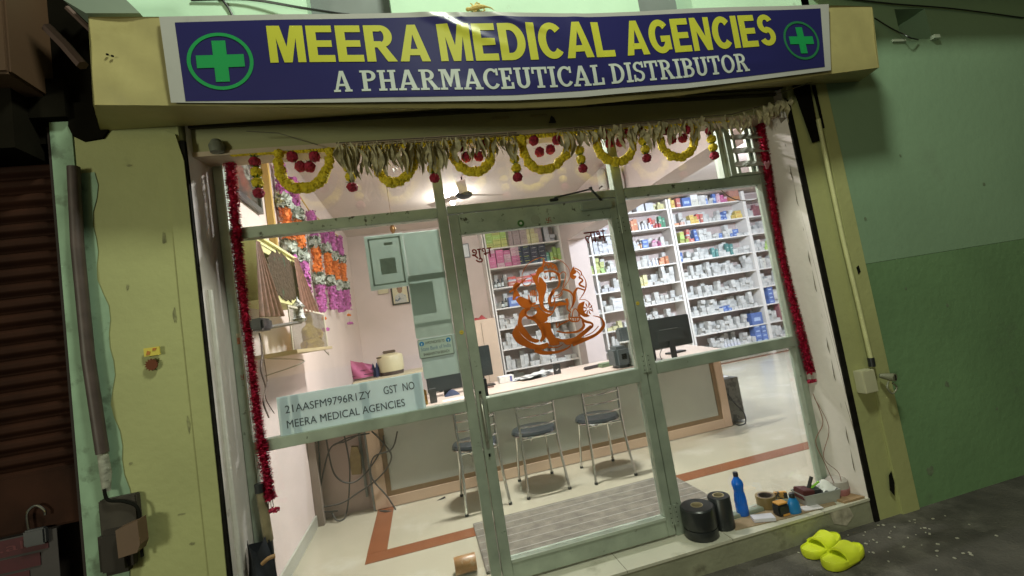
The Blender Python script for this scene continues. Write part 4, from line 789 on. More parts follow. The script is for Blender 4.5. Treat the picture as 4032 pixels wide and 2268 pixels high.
# stools / chairs
Mseat = mat('black_vinyl', (.030, .036, .040), .25, var=.1)
def make_chair():
    t = thing('chair', 'chrome chair with round black seat, middle one of three at the counter', 'chair', (0, 0, 0), 'chrome chairs in front of the counter', local=True)
    pr = [(0, .415), (.155, .415), (.178, .428), (.182, .445), (.172, .462), (.12, .473), (0, .478)]
    b = MB(); b.lathe(pr, 28); part('seat', b, Mseat, t, True)
    b = MB(); b.tube([(.183*math.cos(a*.2618), .183*math.sin(a*.2618), .432) for a in range(25)], .006, 6, cap=False); part('seat_rim', b, M_chrome, t, True)
    for s in (-1, 1):
        b = MB(); b.tube(smoothpath([(s*.165, -.215, .0), (s*.150, -.185, .25), (s*.145, -.172, .44), (s*.148, -.175, .62), (s*.150, -.183, .765)]), .011, 8); part('back_leg', b, M_chrome, t, True)
        b = MB(); b.tube([(s*.145, .20, 0), (s*.135, .165, .22), (s*.125, .13, .43)], .010, 8); part('front_leg', b, M_chrome, t, True)
        for y in (-.215, .20): b = MB(); b.tube([(s*(.165 if y < 0 else .145), y, 0), (s*(.165 if y < 0 else .145), y, .018)], .014, 8); part('foot_cap', b, M_black, t)
    for z in (.52, .595, .665, .725):
        b = MB(); b.tube(smoothpath([(-.148, -.178, z), (-.08, -.205, z), (0, -.214, z), (.08, -.205, z), (.148, -.178, z)]), .0065, 8); part('back_slat', b, M_chrome, t, True)
    b = MB(); b.tube(smoothpath([(-.150, -.183, .765), (-.08, -.213, .775), (.08, -.213, .775), (.15, -.183, .765)]), .011, 8); part('top_rail', b, M_chrome, t, True)
    b = MB(); b.tube([(-.145, -.172, .425), (.145, -.172, .425)], .007, 6); b.tube([(-.125, .13, .415), (.125, .13, .415)], .007, 6)
    for y in (-.13, .10):
        for x in (-.06, .06): b.tube([(x, y, .415), (x, y, .395)], .009, 6)
    part('seat_support', b, M_chrome, t, True)
    return t
ch = make_chair(); ch.location = (.545, 1.195, 0)
dup(ch, (1.085, 1.15, 0), R(-2), 'chrome chair with round black seat, rightmost of three at the counter')
dup(ch, (.06, 1.175, 0), R(3), 'chrome chair with round black seat, leftmost of three, partly behind the mullion')

# floor mat
mt = mat('grey_striped_runner', (.17, .15, .12), .95, var=.25, scale=14, bump=.6, bscale=150)
b = MB(); b.bbox(-.07, 1.45, .12, .78, .003, .014, .004); mm = thing('floor_mat', 'grey ribbed runner lying just inside the glass door', 'mat', (.7, .45, 0)); part('carpet', b, mt, mm)
b = MB()
for k in range(7): y = .18+k*.095; b.box(-.065, 1.445, y, y+.006, .0142, .0150)
part('stripe', b, mat('pale_runner_stripe', (.32, .31, .27), .9), mm)
b = MB(); c = PZ(1175, 1445, 0); b.lathe([(.0, -.06), (.044, -.06), (.046, -.055), (.046, .055), (.044, .06), (0, .06)], 24, Matrix.Translation((c.x-.0, c.y+.02, .047)) @ Matrix.Rotation(R(90), 4, 'Y')); single('tape_roll', b, mat('tan_tape', (.36, .19, .075), .35, var=.3, scale=9, c2=(.5, .42, .32), thr=.52, soft=.1, sscale=8), 'tan roll of packing tape on the floor inside the door mullion', 'tape roll', smooth=True)

# CPU tower
cpu = thing('computer_tower', 'dusty dark computer tower on the floor at the right end of the counter', 'computer', (2.72, 1.75, 0))
Mcpu = mat('dusty_tower_steel', (.13, .13, .115), .55, var=.3, scale=9, c2=(.05, .05, .045), thr=.52, soft=.05, sscale=9)
b = MB(); b.bbox(2.585, 2.775, 1.56, 2.0, .02, .44, .004); part('case', b, Mcpu, cpu)
b = MB(); b.tube(smoothpath([(2.62, 1.555, .30), (2.66, 1.52, .2), (2.72, 1.50, .1), (2.70, 1.48, .01), (2.62, 1.47, .008), (2.60, 1.5, .02)]), .006, 6); b.tube(smoothpath([(2.64, 1.555, .35), (2.60, 1.5, .25), (2.70, 1.5, .2), (2.74, 1.54, .12)]), .004, 6); part('cord', b, M_black, cpu, True)
b = MB(); b.bbox(2.60, 2.72, 1.60, 1.8, .441, .452, .002); single('paper_stack', b, mat('white_paper', (.7, .7, .68), .7), 'folded white papers lying on the computer tower', 'papers')

# ================================================================== SHELVES
YF = 5.2
rows = [3.02, 2.667, 2.315, 1.96, 1.602, 1.243, .888, .53, .18]
def unit(label, x0, x1, stiles, toprow=0, thick=.022, back=True):
    t = thing('medicine_shelf', label, 'shelf unit', ((x0+x1)/2, YF+.15, 0), 'wall shelving of the pharmacy')
    for (a, c) in stiles: b = MB(); b.box(a, c, YF-.002, YB-.03, 0, 3.2); part('upright', b, M_white, t)
    b = MB(); b.box(x0, x1, YB-.028, YB-.008, 0, 3.2); part('back_board', b, mat('shelf_back_laminate', (.46, .37, .35), .6, var=.05), t)
    edges = sorted(stiles)
    for z in rows[toprow:]:
        for (a, c), (d, e) in zip(edges, edges[1:]):
            if d-c > .05: b = MB(); b.box(c+.001, d-.001, YF, YB-.03, z-thick, z); part('shelf', b, M_white, t)
    return t
unit('white shelving seen through the door behind the orange decal, left of the wall pillar', 1.03, 2.475, [(1.03, 1.055), (1.075, 1.10), (2.44, 2.474)])
unit('white shelving right of the wall pillar, crossed by the door hinge side', 2.83, 4.74, [(2.83, 2.85), (3.015, 3.05), (4.69, 4.735)])
unit('wide white shelving in the right pane with a deep side panel', 4.74, 6.42, [(4.75, 4.79), (6.39, 6.418)])
unit('narrow white shelving at the far right of the right pane', 6.42, 7.9, [(6.42, 6.46), (7.85, 7.9)])

# cartons
cube = MB(); cube.box(-.5, .5, -.5, .5, 0, 1)
W_ = (.72, .72, .70)
BM = {
 'white': [bandmat('plain_white_carton', W_, []), bandmat('white_carton_grey_print', W_, [(.35, .42, .15, .85, (.35, .35, .4)), (.5, .56, .15, .6, (.3, .3, .4))]), bandmat('white_carton_blue_print', W_, [(.0, .25, -1, 2, (.15, .2, .5)), (.55, .62, .2, .8, (.3, .3, .35))]),
           bandmat('white_carton_red_print', W_, [(.0, .14, -1, 2, (.5, .1, .1)), (.5, .58, .2, .7, (.3, .3, .3))]), bandmat('cream_carton', (.62, .60, .52), [(.6, .68, .2, .7, (.3, .3, .3))]), bandmat('white_carton_side_mark', W_, [(.1, .9, .72, .86, (.12, .12, .35))]), bandmat('greyish_carton', (.50, .49, .47), [(.4, .48, .2, .8, (.25, .25, .28))])],
 'blue': [bandmat('blue_carton', (.03, .12, .45), [(.3, .6, .2, .8, (.4, .5, .7))])], 'navy': [bandmat('navy_carton', (.02, .035, .07), [(.62, .74, .2, .8, (.45, .5, .10)), (.2, .27, .2, .7, (.2, .3, .25))]), bandmat('dark_carton_white_print', (.03, .03, .06), [(.4, .48, .2, .8, (.5, .5, .5))])],
 'red': [bandmat('red_white_carton', (.66, .66, .66), [(.42, 1.1, -1, 2, (.55, .08, .06)), (.24, .34, -1, 2, (.08, .1, .3)), (.56, .62, .1, .45, (.6, .55, .5))]), bandmat('red_carton', (.55, .09, .05), [(.4, .55, .2, .8, (.7, .6, .5))])],
 'orange': [bandmat('orange_carton', (.68, .20, .04), [(.5, .62, .1, .8, (.7, .5, .3))]), bandmat('salmon_carton', (.62, .30, .20), [(.1, .9, .4, .55, (.7, .6, .55))])],
 'yellow': [bandmat('yellow_carton', (.70, .50, .05), [(.4, .55, .2, .8, (.5, .15, .05))])], 'lime': [bandmat('lime_carton', (.36, .58, .06), [(.4, .5, .2, .8, (.45, .65, .3))]), bandmat('yellow_green_carton', (.50, .52, .08), [(.6, .75, .1, .9, (.25, .32, .06))])],
 'pink': [bandmat('pink_carton', (.62, .36, .44), [(.3, .4, .2, .6, (.5, .15, .25)), (.6, .72, .3, .8, (.65, .5, .55))]), bandmat('magenta_carton', (.65, .08, .30), [(.4, .5, .2, .8, (.7, .4, .5))])],
 'mauve': [bandmat('dull_pink_carton', (.38, .30, .30), [(.4, .5, .2, .7, (.28, .2, .2))])], 'teal': [bandmat('teal_carton', (.03, .22, .20), [(.6, .7, .2, .8, (.4, .5, .45))])], 'green': [bandmat('green_carton', (.03, .26, .12), [(.6, .7, .2, .8, (.5, .6, .5))])],
 'ivory': [bandmat('pale_yellow_carton', (.62, .58, .26), [(.2, .3, .1, .9, (.5, .4, .15))])], 'maroon': [bandmat('maroon_carton', (.28, .05, .06), [])], 'gray': [bandmat('grey_white_box', (.55, .55, .58), [])], 'rust': [bandmat('rust_box', (.40, .13, .07), [(.0, .4, -1, 2, (.45, .20, .08))])],
}
CM = {k: [cube.mesh('carton', m) for m in v] for k, v in BM.items()}
botl = MB(); botl.lathe([(0, 0), (.5, 0), (.5, .62), (.46, .70), (.22, .76), (.22, .80), (.27, .80), (.27, 1.0), (0, 1.0)], 14)
def botmat(name, c, lid, lab):
    return bandmat(name, c, [(.8, 1.1, -1, 2, lid), (.15, .55, -1, 2, lab)], .3)
BT = {'white': botmat('white_bottle', (.68, .68, .68), (.7, .7, .72), (.6, .6, .66)), 'amber': botmat('amber_bottle', (.35, .12, .03), (.7, .7, .7), (.62, .4, .2)), 'dark': botmat('dark_bottle', (.05, .05, .05), (.03, .05, .06), (.62, .66, .64)), 'darkred': botmat('dark_red_bottle', (.30, .03, .03), (.65, .6, .58), (.45, .05, .05))}
BTM = {k: botl.mesh('bottle', m, True) for k, m in BT.items()}
NCART = [0]; stuffb = MB()
rowname = {3.02: 'first', 2.667: 'second', 2.315: 'third', 1.96: 'fourth', 1.602: 'fifth', 1.243: 'sixth', .888: 'seventh', .53: 'eighth', .18: 'ninth'}
SEEN = {}
QUEUE = []
def carton(kind, x, z, w_, h_, d_, y, place, rot=0, idx=None, shape='carton'):
    me = (random.choice(CM[kind]) if idx is None else CM[kind][idx]) if shape == 'carton' else BTM[kind]
    QUEUE.append((w_*h_+(.05 if kind != 'white' or shape == 'bottle' else 0)-(.03 if 'decal' in place and kind == 'white' else 0), kind, x, z, w_, h_, d_, y, place, rot, me, shape))
def flush():
    QUEUE.sort(key=lambda q: -q[0])
    for k, (sc, kind, x, z, w_, h_, d_, y, place, rot, me, shape) in enumerate(QUEUE):
        if k >= 295 and shape == 'carton':
            M = Matrix.Translation((x, y, z)) @ Matrix.Rotation(rot, 4, 'Z'); stuffb.box(-w_/2, w_/2, -d_/2, d_/2, 0, h_, M); continue
        cname = {'lime': 'lime green', 'navy': 'dark navy', 'red': 'red and white', 'ivory': 'pale yellow', 'mauve': 'dull pink', 'gray': 'grey', 'rust': 'rust red'}.get(kind, kind)
        o = link('medicine_'+shape, me); o.location = (x, y, z); o.scale = (w_, d_, h_); o.rotation_euler.z = rot
        size = 'small' if h_ < .11 else 'larger'
        tag(o, f'{size} {cname} {shape} on {place}', shape, f'{size} {cname} {shape}s on {place}')
def bayplace(bay, z): return f'the {rowname[z]} shelf down, {bay}'
def fill(bay, x0, x1, z, spec, depth=.12):
    """spec: list of (fraction0, fraction1, kind, style)"""
    pl = bayplace(bay, z); Wd = x1-x0
    for f0, f1, kind, style in spec:
        a = x0+Wd*f0; e = x0+Wd*f1; x = a
        yb = YF+.012+depth/2
        while x < e-.02:
            if style == 'stack':    # tidy stacks of same cartons
                w_ = random.uniform(.07, .10); hh = random.uniform(.052, .08); n = random.randint(1, 4)
                for k in range(n): carton(kind, x+w_/2, z+.001+k*(hh+.0012), w_*.97, hh, random.uniform(.08, .14), yb+random.uniform(0, .05), pl, random.uniform(-.06, .06))
            elif style == 'low':
                w_ = random.uniform(.07, .16); hh = random.uniform(.04, .08); n = random.randint(1, 2)
                for k in range(n): carton(kind, x+w_/2, z+.001+k*(hh+.0012), w_*.96, hh, random.uniform(.08, .12), yb+random.uniform(-.01, .03), pl, random.uniform(-.15, .15))
            elif style == 'tall':
                w_ = random.uniform(.05, .085); hh = random.uniform(.15, .25); n = 1; carton(kind, x+w_/2, z+.001, w_*.96, hh, random.uniform(.05, .1), yb+random.uniform(0, .04), pl, random.uniform(-.1, .1))
            elif style == 'big':
                w_ = random.uniform(.14, .19); hh = random.uniform(.09, .13); n = random.randint(1, 2)
                for k in range(n): carton(kind, x+w_/2, z+.001+k*(hh+.0012), w_*.97, hh, .14, yb, pl, random.uniform(-.03, .03))
            elif style == 'mess':
                w_ = random.uniform(.06, .11); hh = random.uniform(.06, .16); carton(kind, x+w_/2, z+.001, w_*.96, hh, .09, yb+random.uniform(0, .06), pl, random.uniform(-.5, .5))
                if random.random() < .6: carton(kind, x+w_/2+.02, z+.002+hh, w_*.8, random.uniform(.03, .06), .08, yb+random.uniform(0, .05), pl, random.uniform(-.4, .4))
            elif style == 'bottle':
                w_ = random.uniform(.055, .08); hh = random.uniform(.12, .17); carton(kind, x+w_/2, z+.001, w_*.93, hh, w_*.93, yb, pl, 0, shape='bottle')
            elif style == 'big1':
                w_ = e-a; carton(kind, x+w_/2, z+.001, w_*.98, min(.30, max(.12, w_*.9)), .14, yb, pl, 0)
            elif style == 'block':
                w_ = random.uniform(.12, .15); hh = random.uniform(.07, .09)
                for k in range(4 if kind != 'red' else 2): carton(kind, x+w_/2, z+.001+k*(hh+.0012), w_*.98, hh, .14, yb+.02, pl, 0)
            x += w_+random.uniform(.0, .012)
RB, LB_, MB_, NB, SB = 'wide right bay', 'bay by the door hinges', 'bay behind the decal', 'narrow far right bay', 'sliver beside the pillar'
# order: right bay and left bay first (largest and clearest in the photo)
fill(RB, 4.80, 6.38, 3.02, [(0, .09, 'yellow', 'tall'), (.09, .15, 'red', 'tall'), (.16, .28, 'blue', 'big1'), (.28, .42, 'white', 'big'), (.43, .50, 'blue', 'mess'), (.5, .62, 'white', 'mess'), (.62, .66, 'blue', 'tall'), (.66, .82, 'pink', 'mess'), (.83, .98, 'rust', 'big1')])
fill(RB, 4.80, 6.38, 2.667, [(0, .12, 'orange', 'low'), (.12, .24, 'white', 'mess'), (.24, .34, 'yellow', 'stack'), (.34, .42, 'red', 'tall'), (.42, .60, 'white', 'mess'), (.60, .66, 'white', 'low'), (.66, .73, 'blue', 'stack'), (.73, .83, 'white', 'mess'), (.83, .93, 'yellow', 'low')])
fill(RB, 4.80, 6.38, 2.315, [(.05, .14, 'lime', 'stack'), (.14, .26, 'red', 'stack'), (.26, .31, 'blue', 'stack'), (.31, .42, 'white', 'stack'), (.42, .60, 'white', 'low'), (.60, .66, 'blue', 'low'), (.66, .74, 'white', 'low'), (.74, .83, 'blue', 'low'), (.84, .98, 'white', 'low')])
fill(RB, 4.80, 6.38, 1.96, [(0, .04, 'blue', 'tall'), (.04, .20, 'white', 'stack'), (.20, .46, 'white', 'low'), (.46, .54, 'teal', 'tall'), (.54, .68, 'white', 'stack'), (.68, .76, 'teal', 'tall'), (.76, .98, 'white', 'low')])
fill(RB, 4.80, 6.38, 1.602, [(0, .40, 'white', 'stack'), (.42, .98, 'white', 'stack')])
fill(RB, 4.80, 6.38, 1.243, [(0, .16, 'white', 'low'), (.16, .95, 'white', 'stack')])
fill(RB, 4.80, 6.38, .888, [(0, .16, 'white', 'low'), (.16, .3, 'white', 'stack'), (.3, .45, 'white', 'low'), (.45, .54, 'blue', 'low'), (.54, .72, 'white', 'low'), (.72, .95, 'white', 'stack')])
fill(RB, 4.80, 6.38, .53, [(.1, .2, 'white', 'stack'), (.2, .55, 'white', 'stack'), (.55, .74, 'white', 'stack'), (.80, .96, 'blue', 'big1')])
fill(RB, 4.80, 6.38, .18, [(.15, .35, 'white', 'stack'), (.35, .60, 'white', 'bottle'), (.60, .78, 'white', 'stack'), (.82, .98, 'blue', 'block')])
fill(LB_, 3.06, 4.68, 3.02, [(.52, .60, 'white', 'mess'), (.62, .72, 'gray', 'big1'), (.74, .84, 'gray', 'big1'), (.85, .99, 'ivory', 'mess')])
fill(LB_, 3.06, 4.68, 2.667, [(.0, .22, 'gray', 'mess'), (.45, .62, 'orange', 'tall'), (.62, .78, 'white', 'bottle'), (.78, .84, 'red', 'tall'), (.84, .90, 'darkred', 'bottle'), (.90, .97, 'green', 'tall')])
fill(LB_, 3.06, 4.68, 2.315, [(.02, .24, 'gray', 'stack'), (.48, .56, 'gray', 'stack'), (.56, .62, 'amber', 'bottle'), (.62, .70, 'blue', 'low'), (.75, .86, 'pink', 'mess'), (.86, .97, 'white', 'mess')])
fill(LB_, 3.06, 4.68, 1.96, [(.0, .10, 'lime', 'stack'), (.12, .24, 'white', 'mess'), (.46, .66, 'white', 'mess'), (.66, .80, 'white', 'bottle'), (.82, .93, 'orange', 'mess')])
fill(LB_, 3.06, 4.68, 1.602, [(.02, .2, 'gray', 'low'), (.46, .58, 'ivory', 'tall'), (.60, .8, 'white', 'low'), (.8, .98, 'white', 'stack')])
fill(LB_, 3.06, 4.68, 1.243, [(.02, .22, 'white', 'big'), (.48, .72, 'white', 'stack'), (.72, .98, 'white', 'low')])
fill(LB_, 3.06, 4.68, .888, [(.02, .18, 'ivory', 'stack'), (.48, .80, 'white', 'stack')])
fill(LB_, 3.06, 4.68, .53, [(.05, .2, 'white', 'tall'), (.5, .7, 'white', 'tall'), (.7, .95, 'maroon', 'low')])
fill(SB, 2.855, 3.01, 2.315, [(0, 1, 'white', 'tall')]); fill(SB, 2.855, 3.01, 1.96, [(0, 1, 'lime', 'stack')]); fill(SB, 2.855, 3.01, 1.602, [(0, 1, 'gray', 'low')]); fill(SB, 2.855, 3.01, 1.243, [(0, 1, 'white', 'stack')])
fill(MB_, 1.10, 2.43, 2.667, [(0, .28, 'lime', 'block'), (.28, .50, 'mauve', 'block'), (.50, .66, 'ivory', 'block'), (.68, .80, 'mauve', 'block'), (.82, .97, 'gray', 'stack')])
fill(MB_, 1.10, 2.43, 2.315, [(0, .36, 'pink', 'block'), (.37, .76, 'navy', 'block'), (.78, .86, 'green', 'tall'), (.86, .98, 'lime', 'tall')])
fill(MB_, 1.10, 2.43, 1.96, [(.02, .16, 'dark', 'bottle'), (.22, .58, 'red', 'block'), (.62, .80, 'white', 'tall'), (.82, .97, 'white', 'stack')])
fill(MB_, 1.10, 2.43, 1.602, [(.08, .16, 'dark', 'bottle'), (.18, .32, 'blue', 'big1'), (.34, .46, 'white', 'tall'), (.5, .62, 'white', 'big'), (.68, .9, 'white', 'stack')])
fill(MB_, 1.10, 2.43, 1.243, [(.02, .24, 'white', 'stack'), (.5, .96, 'white', 'stack')])
fill(MB_, 1.10, 2.43, .888, [(.02, .55, 'white', 'stack'), (.6, .95, 'white', 'stack')])
fill(MB_, 1.10, 2.43, .53, [(.03, .15, 'white', 'tall'), (.22, .34, 'white', 'tall'), (.34, .5, 'white', 'stack'), (.5, .98, 'white', 'low')])
fill(MB_, 1.10, 2.43, .18, [(.05, .2, 'navy', 'low'), (.2, .4, 'green', 'low'), (.5, .7, 'white', 'low')])
fill(NB, 6.47, 7.4, 2.667, [(0, .12, 'white', 'big1'), (.15, .6, 'maroon', 'tall')]); fill(NB, 6.47, 7.4, 2.315, [(0, .6, 'white', 'big')]); fill(NB, 6.47, 7.4, 1.96, [(.0, .28, 'white', 'stack'), (.28, .42, 'lime', 'stack'), (.42, .6, 'white', 'low')])
fill(NB, 6.47, 7.4, 1.602, [(0, .6, 'white', 'tall')]); fill(NB, 6.47, 7.4, 1.243, [(0, .6, 'white', 'stack')]); fill(NB, 6.47, 7.4, .888, [(.1, .25, 'blue', 'block'), (.25, .6, 'white', 'stack')]); fill(NB, 6.47, 7.4, .53, [(0, .3, 'white', 'stack'), (.3, .6, 'maroon', 'block')]); fill(NB, 6.47, 7.4, .18, [(0, .7, 'white', 'stack')])
flush()
# second row of cartons standing deeper on the shelves: one object
for z in rows[1:]:
    for x0, x1, dens in ((1.12, 2.42, .7), (3.07, 4.67, .75), (4.82, 6.35, .9), (6.48, 7.5, .8)):
        x = x0
        while x < x1-.1:
            w_ = random.uniform(.06, .1)
            if random.random() < dens and not (z > 1.99 and x0 > 3 and x0 < 6.4 and random.random() < .5):
                n = random.randint(2, 4); hh = random.uniform(.052, .072)
                for k in range(n): stuffb.box(x, x+w_*.97, YF+.20, YF+.30, z+.001+k*hh, z+hh*.98+k*hh)
            x += w_
tag(link('carton_pile', stuffb.mesh('cartons', mat('dull_white_card', (.52, .51, .49), .6, var=.25, scale=14))), 'rows of pale cartons stacked deeper on all the pharmacy shelves', 'cartons', kind='stuff')

# sacks at the foot of the bay right of the pillar
b = MB(); b.grid(lambda s, t: (3.02+.62*s, YF+.06+.22*t, .19+.22*math.sin(math.pi*s)**.5*(.6+.4*math.sin(9*s+4*t))*math.sin(math.pi*min(1, t+.35))), 24, 10); single('straw_bundle', b, mat('straw', (.42, .30, .15), .9, var=.4, scale=20, bump=1, bscale=40), 'crumpled straw-coloured bundle at the bottom of the shelves beside the pillar', 'bundle')
b = MB(); b.grid(lambda s, t: (2.86+.55*s, YF-.05+.22*t, .03+.16*math.sin(math.pi*s)**.6*math.sin(math.pi*min(1, t+.4))), 20, 8); single('blue_sack', b, mat('blue_sacking', (.05, .16, .30), .8, var=.25, scale=9), 'blue plastic sack lying below the straw bundle', 'sack')

# ================================================================== COUNTER TOP THINGS
ZT = .757
def monitor(name, label, loc, w_, h_, rz, lift=.13, tilt=0):
    t = thing(name, label, 'monitor', loc, rz=rz, local=True)
    b = MB(); b.bbox(-w_/2, w_/2, -.018, .018, lift, lift+h_, .006); part('screen_housing', b, mat('monitor_back', (.020, .027, .028), .45, var=.2, scale=8), t)
    b = MB(); b.bbox(-w_*.32, w_*.32, -.034, -.018, lift+.05, lift+h_*.62, .008); part('rear_bulge', b, MATS['monitor_back'], t)
    b = MB(); b.box(-w_*.25, w_*.18, -.0365, -.0345, lift+h_*.60, lift+h_*.615); part('seam', b, mat('grey_scratch', (.18, .19, .19), .5), t)
    b = MB(); b.bbox(-.025, .025, -.035, -.016, .01, lift+.06, .004); part('stand_neck', b, M_black, t)
    b = MB(); b.bbox(-.11, .11, -.08, .08, 0, .012, .005); part('stand_foot', b, M_black, t)
    return t
c = PZ(1690, 912, ZT)
mo = monitor('monitor', 'black computer monitor seen from behind at the right end of the counter', (c.x+.06, c.y+.06, ZT+.0005), .40, .27, R(-8), lift=.13)
kb = MB(); c = PZ(1700, 888, ZT); kb.bbox(-.10, .10, -.05, .05, 0, .018, .004, Matrix.Translation((c.x, c.y, ZT+.0005)) @ Matrix.Rotation(R(12), 4, 'Z')); single('keyboard', kb, M_black, 'small black keyboard on the counter behind the right monitor', 'keyboard')
b = MB(); c1 = PZ(1665, 905, ZT); b.tube(smoothpath([c1+Vector((0, 0, .004)), c1+Vector((.05, .1, .05)), c1+Vector((.2, .2, .15))]), .004, 6); single('black_wire', b, M_black, 'black cord rising beside the right monitor stand', 'cord', smooth=True)
# printer
pc = PZ(1597, 921, ZT); pt = thing('printer', 'grey label printer with dark front standing on the counter behind the door hinge stile', 'printer', (pc.x, pc.y+.1, ZT), local=True)
b = MB(); b.bbox(-.17, -.02, -.10, .10, 0, .20, .03); part('dark_front', b, mat('slate_plastic', (.075, .09, .095), .45), pt)
b = MB(); b.bbox(-.0195, .14, -.09, .10, .0, .22, .01); part('body', b, mat('grey_plastic', (.30, .31, .28), .5), pt)
b = MB(); b.bbox(-.05, .12, -.02, .08, .222, .36, .012); part('paper_tray', b, MATS['slate_plastic'], pt)
b = MB(); b.box(-.05, .13, -.08, .03, .2215, .232); part('paper', b, mat('white_paper', (.7, .7, .68), .7), pt)
b = MB(); b.box(-.11, -.06, -.1015, -.1005, .08, .13); part('slot', b, M_dark, pt)
b = MB(); b.bbox(pc.x+.16, pc.x+.24, pc.y+.02, pc.y+.2, ZT+.0005, ZT+.24, .01); b.box(pc.x+.17, pc.x+.23, pc.y+.0, pc.y+.018, ZT+.03, ZT+.2); single('speaker', b, M_black, 'black box speaker standing right of the grey printer', 'speaker')
# phone holder, stapler, green books, papers, box
c = PZ(1402, 940, ZT); ph = thing('phone_stand', 'small black card stand with white tick on the counter', 'stand', (c.x, c.y, ZT), local=True, rz=R(-10))
b = MB(); b.prism([(-.04, 0), (.0, 0), (-.03, .10), (-.04, .10)], -.035, .035, axis='X'); part('plate', b, M_black, ph)
b = MB(); stroke(b, [(-.012, .045), (-.003, .036), (.014, .052)], .006, -.0455, lambda x, z, d: (x, -.041+.0*z, z)); part('tick_mark', b, mat('white_ink', (.7, .7, .7), .5), ph)
c = PZ(1487, 928, ZT); b = MB(); b.bbox(-.08, .09, -.022, .022, 0, .03, .01, Matrix.Translation((c.x, c.y, ZT+.0005)) @ Matrix.Rotation(R(12), 4, 'Z')); single('stapler', b, mat('dark_mauve_plastic', (.09, .075, .08), .4), 'dark stapler lying on the counter between the card stand and the green books', 'stapler')
c = PZ(1530, 922, ZT); b = MB(); M_ = Matrix.Translation((c.x+.02, c.y+.04, ZT+.0005)) @ Matrix.Rotation(R(8), 4, 'Z'); b.bbox(-.1, .1, -.05, .07, 0, .018, .003, M_); b.bbox(-.085, .095, -.045, .06, .019, .035, .003, M_); single('green_book', b, mat('green_book_cover', (.17, .22, .13), .6, var=.15, scale=12), 'two stacked dull green booklets on the counter left of the printer', 'booklets')
c = PZ(1275, 962, ZT); cb = MB(); cb.bbox(-.075, .075, -.04, .05, 0, .065, .003, Matrix.Translation((c.x, c.y+.02, ZT+.0005)) @ Matrix.Rotation(R(5), 4, 'Z')); single('white_carton', cb, BM['white'][5], 'low white carton with dark marks on the counter, left of the newspapers', 'carton')
c = PZ(1345, 950, ZT); b = MB(); random.seed(3)
for k in range(5):
    M_ = Matrix.Translation((c.x-.05+.03*k, c.y+.03*math.sin(k*2), ZT+.001+.007*k)) @ Matrix.Rotation(R(-15+14*k), 4, 'Z')
    b.grid(lambda s, t: (-.17+.34*s, -.07+.16*t, .010*abs(math.sin(7*s+3*t+k))), 14, 8, M_)
single('newspapers', b, mat('newsprint', (.50, .50, .49), .8, var=.15, scale=25, c2=(.22, .24, .28), thr=.56, soft=.05, sscale=18), 'crumpled pile of newspapers in the middle of the counter', 'newspapers', smooth=True)
c = PZ(1225, 976, ZT); b = MB(); b.bbox(-.05, .05, -.03, .03, 0, .008, .002, Matrix.Translation((c.x+.02, c.y, ZT+.0005)) @ Matrix.Rotation(R(-10), 4, 'Z')); single('wallet', b, mat('brown_leather', (.16, .09, .07), .6), 'flat brown wallet on the counter near the door mullion', 'wallet')
# left: screens behind the mullion
def slab(name, label, cat, u0, v0, u1, v1, y, th, m, z0=None):
    a = PY(u0, v0, y); c = PY(u1, v1, y); b = MB(); b.bbox(min(a.x, c.x), max(a.x, c.x), y, y+th, z0 if z0 is not None else min(a.z, c.z), max(a.z, c.z), .004); return single(name, b, m, label, cat)
t = thing('monitor', 'black monitor edge standing on the counter just right of the door mullion', 'monitor', (.4, 1.98, ZT))
a = PY(1200, 872, 1.98); c = PY(1243, 955, 1.98)
b = MB(); b.bbox(a.x-.12, c.x, 1.97, 2.0, ZT+.10, a.z, .005); part('screen_housing', b, MATS['monitor_back'], t)
b = MB(); b.bbox(a.x-.02, a.x+.03, 1.99, 2.02, ZT, ZT+.15, .003); b.bbox(a.x-.10, a.x+.12, 1.93, 2.07, ZT+.0005, ZT+.012, .003); part('stand', b, M_black, t)
t = thing('monitor', 'black monitor seen from behind, left of the door mullion under the papers', 'monitor', (-.05, 1.85, ZT))
a = PY(1072, 955, 1.85); c = PY(1165, 1000, 1.85); b = MB(); b.bbox(a.x-.0, c.x+.06, 1.84, 1.87, ZT+.05, ZT+.29, .005); part('screen_housing', b, MATS['monitor_back'], t)
b = MB(); b.bbox(-.10, -.03, 1.872, 1.90, ZT, ZT+.2, .003); part('stand', b, M_black, t)
c = PZ(1217, 1000, ZT); b = MB(); b.bbox(c.x-.02, c.x+.045, c.y, c.y+.08, ZT+.0005, ZT+.15, .005); single('small_speaker', b, M_black, 'small black speaker on the counter right beside the door mullion', 'speaker')
c = PZ(1092, 1014, ZT); b = MB(); b.bbox(c.x-.03, c.x+.03, c.y, c.y+.06, ZT+.0005, ZT+.12, .004); single('pen_box', b, mat('charcoal_plastic', (.05, .052, .05), .4), 'charcoal upright box on the counter left of the door mullion', 'box')
c = PZ(1073, 1018, ZT); b = MB(); b.grid(lambda s, t: (c.x-.035+.05*s, c.y-.01+.015*math.sin(s*14+t*5), ZT+.001+.15*t*(1-.2*s)), 12, 10); single('gold_wrapper', b, mat('gold_foil', (.55, .36, .08), .25, metal=.6, var=.3, scale=30), 'crinkled gold wrapper standing beside the charcoal box', 'wrapper')
c = PZ(1135, 995, ZT); b = MB(); b.grid(lambda s, t: (c.x-.06+.14*s, c.y-.04+.1*t, ZT+.002+.05*math.sin(math.pi*s)*math.sin(math.pi*t)), 10, 6); single('dark_cloth', b, mat('navy_cloth', (.03, .04, .09), .8, var=.3), 'small bunched navy cloth on the counter below the left monitor', 'cloth')
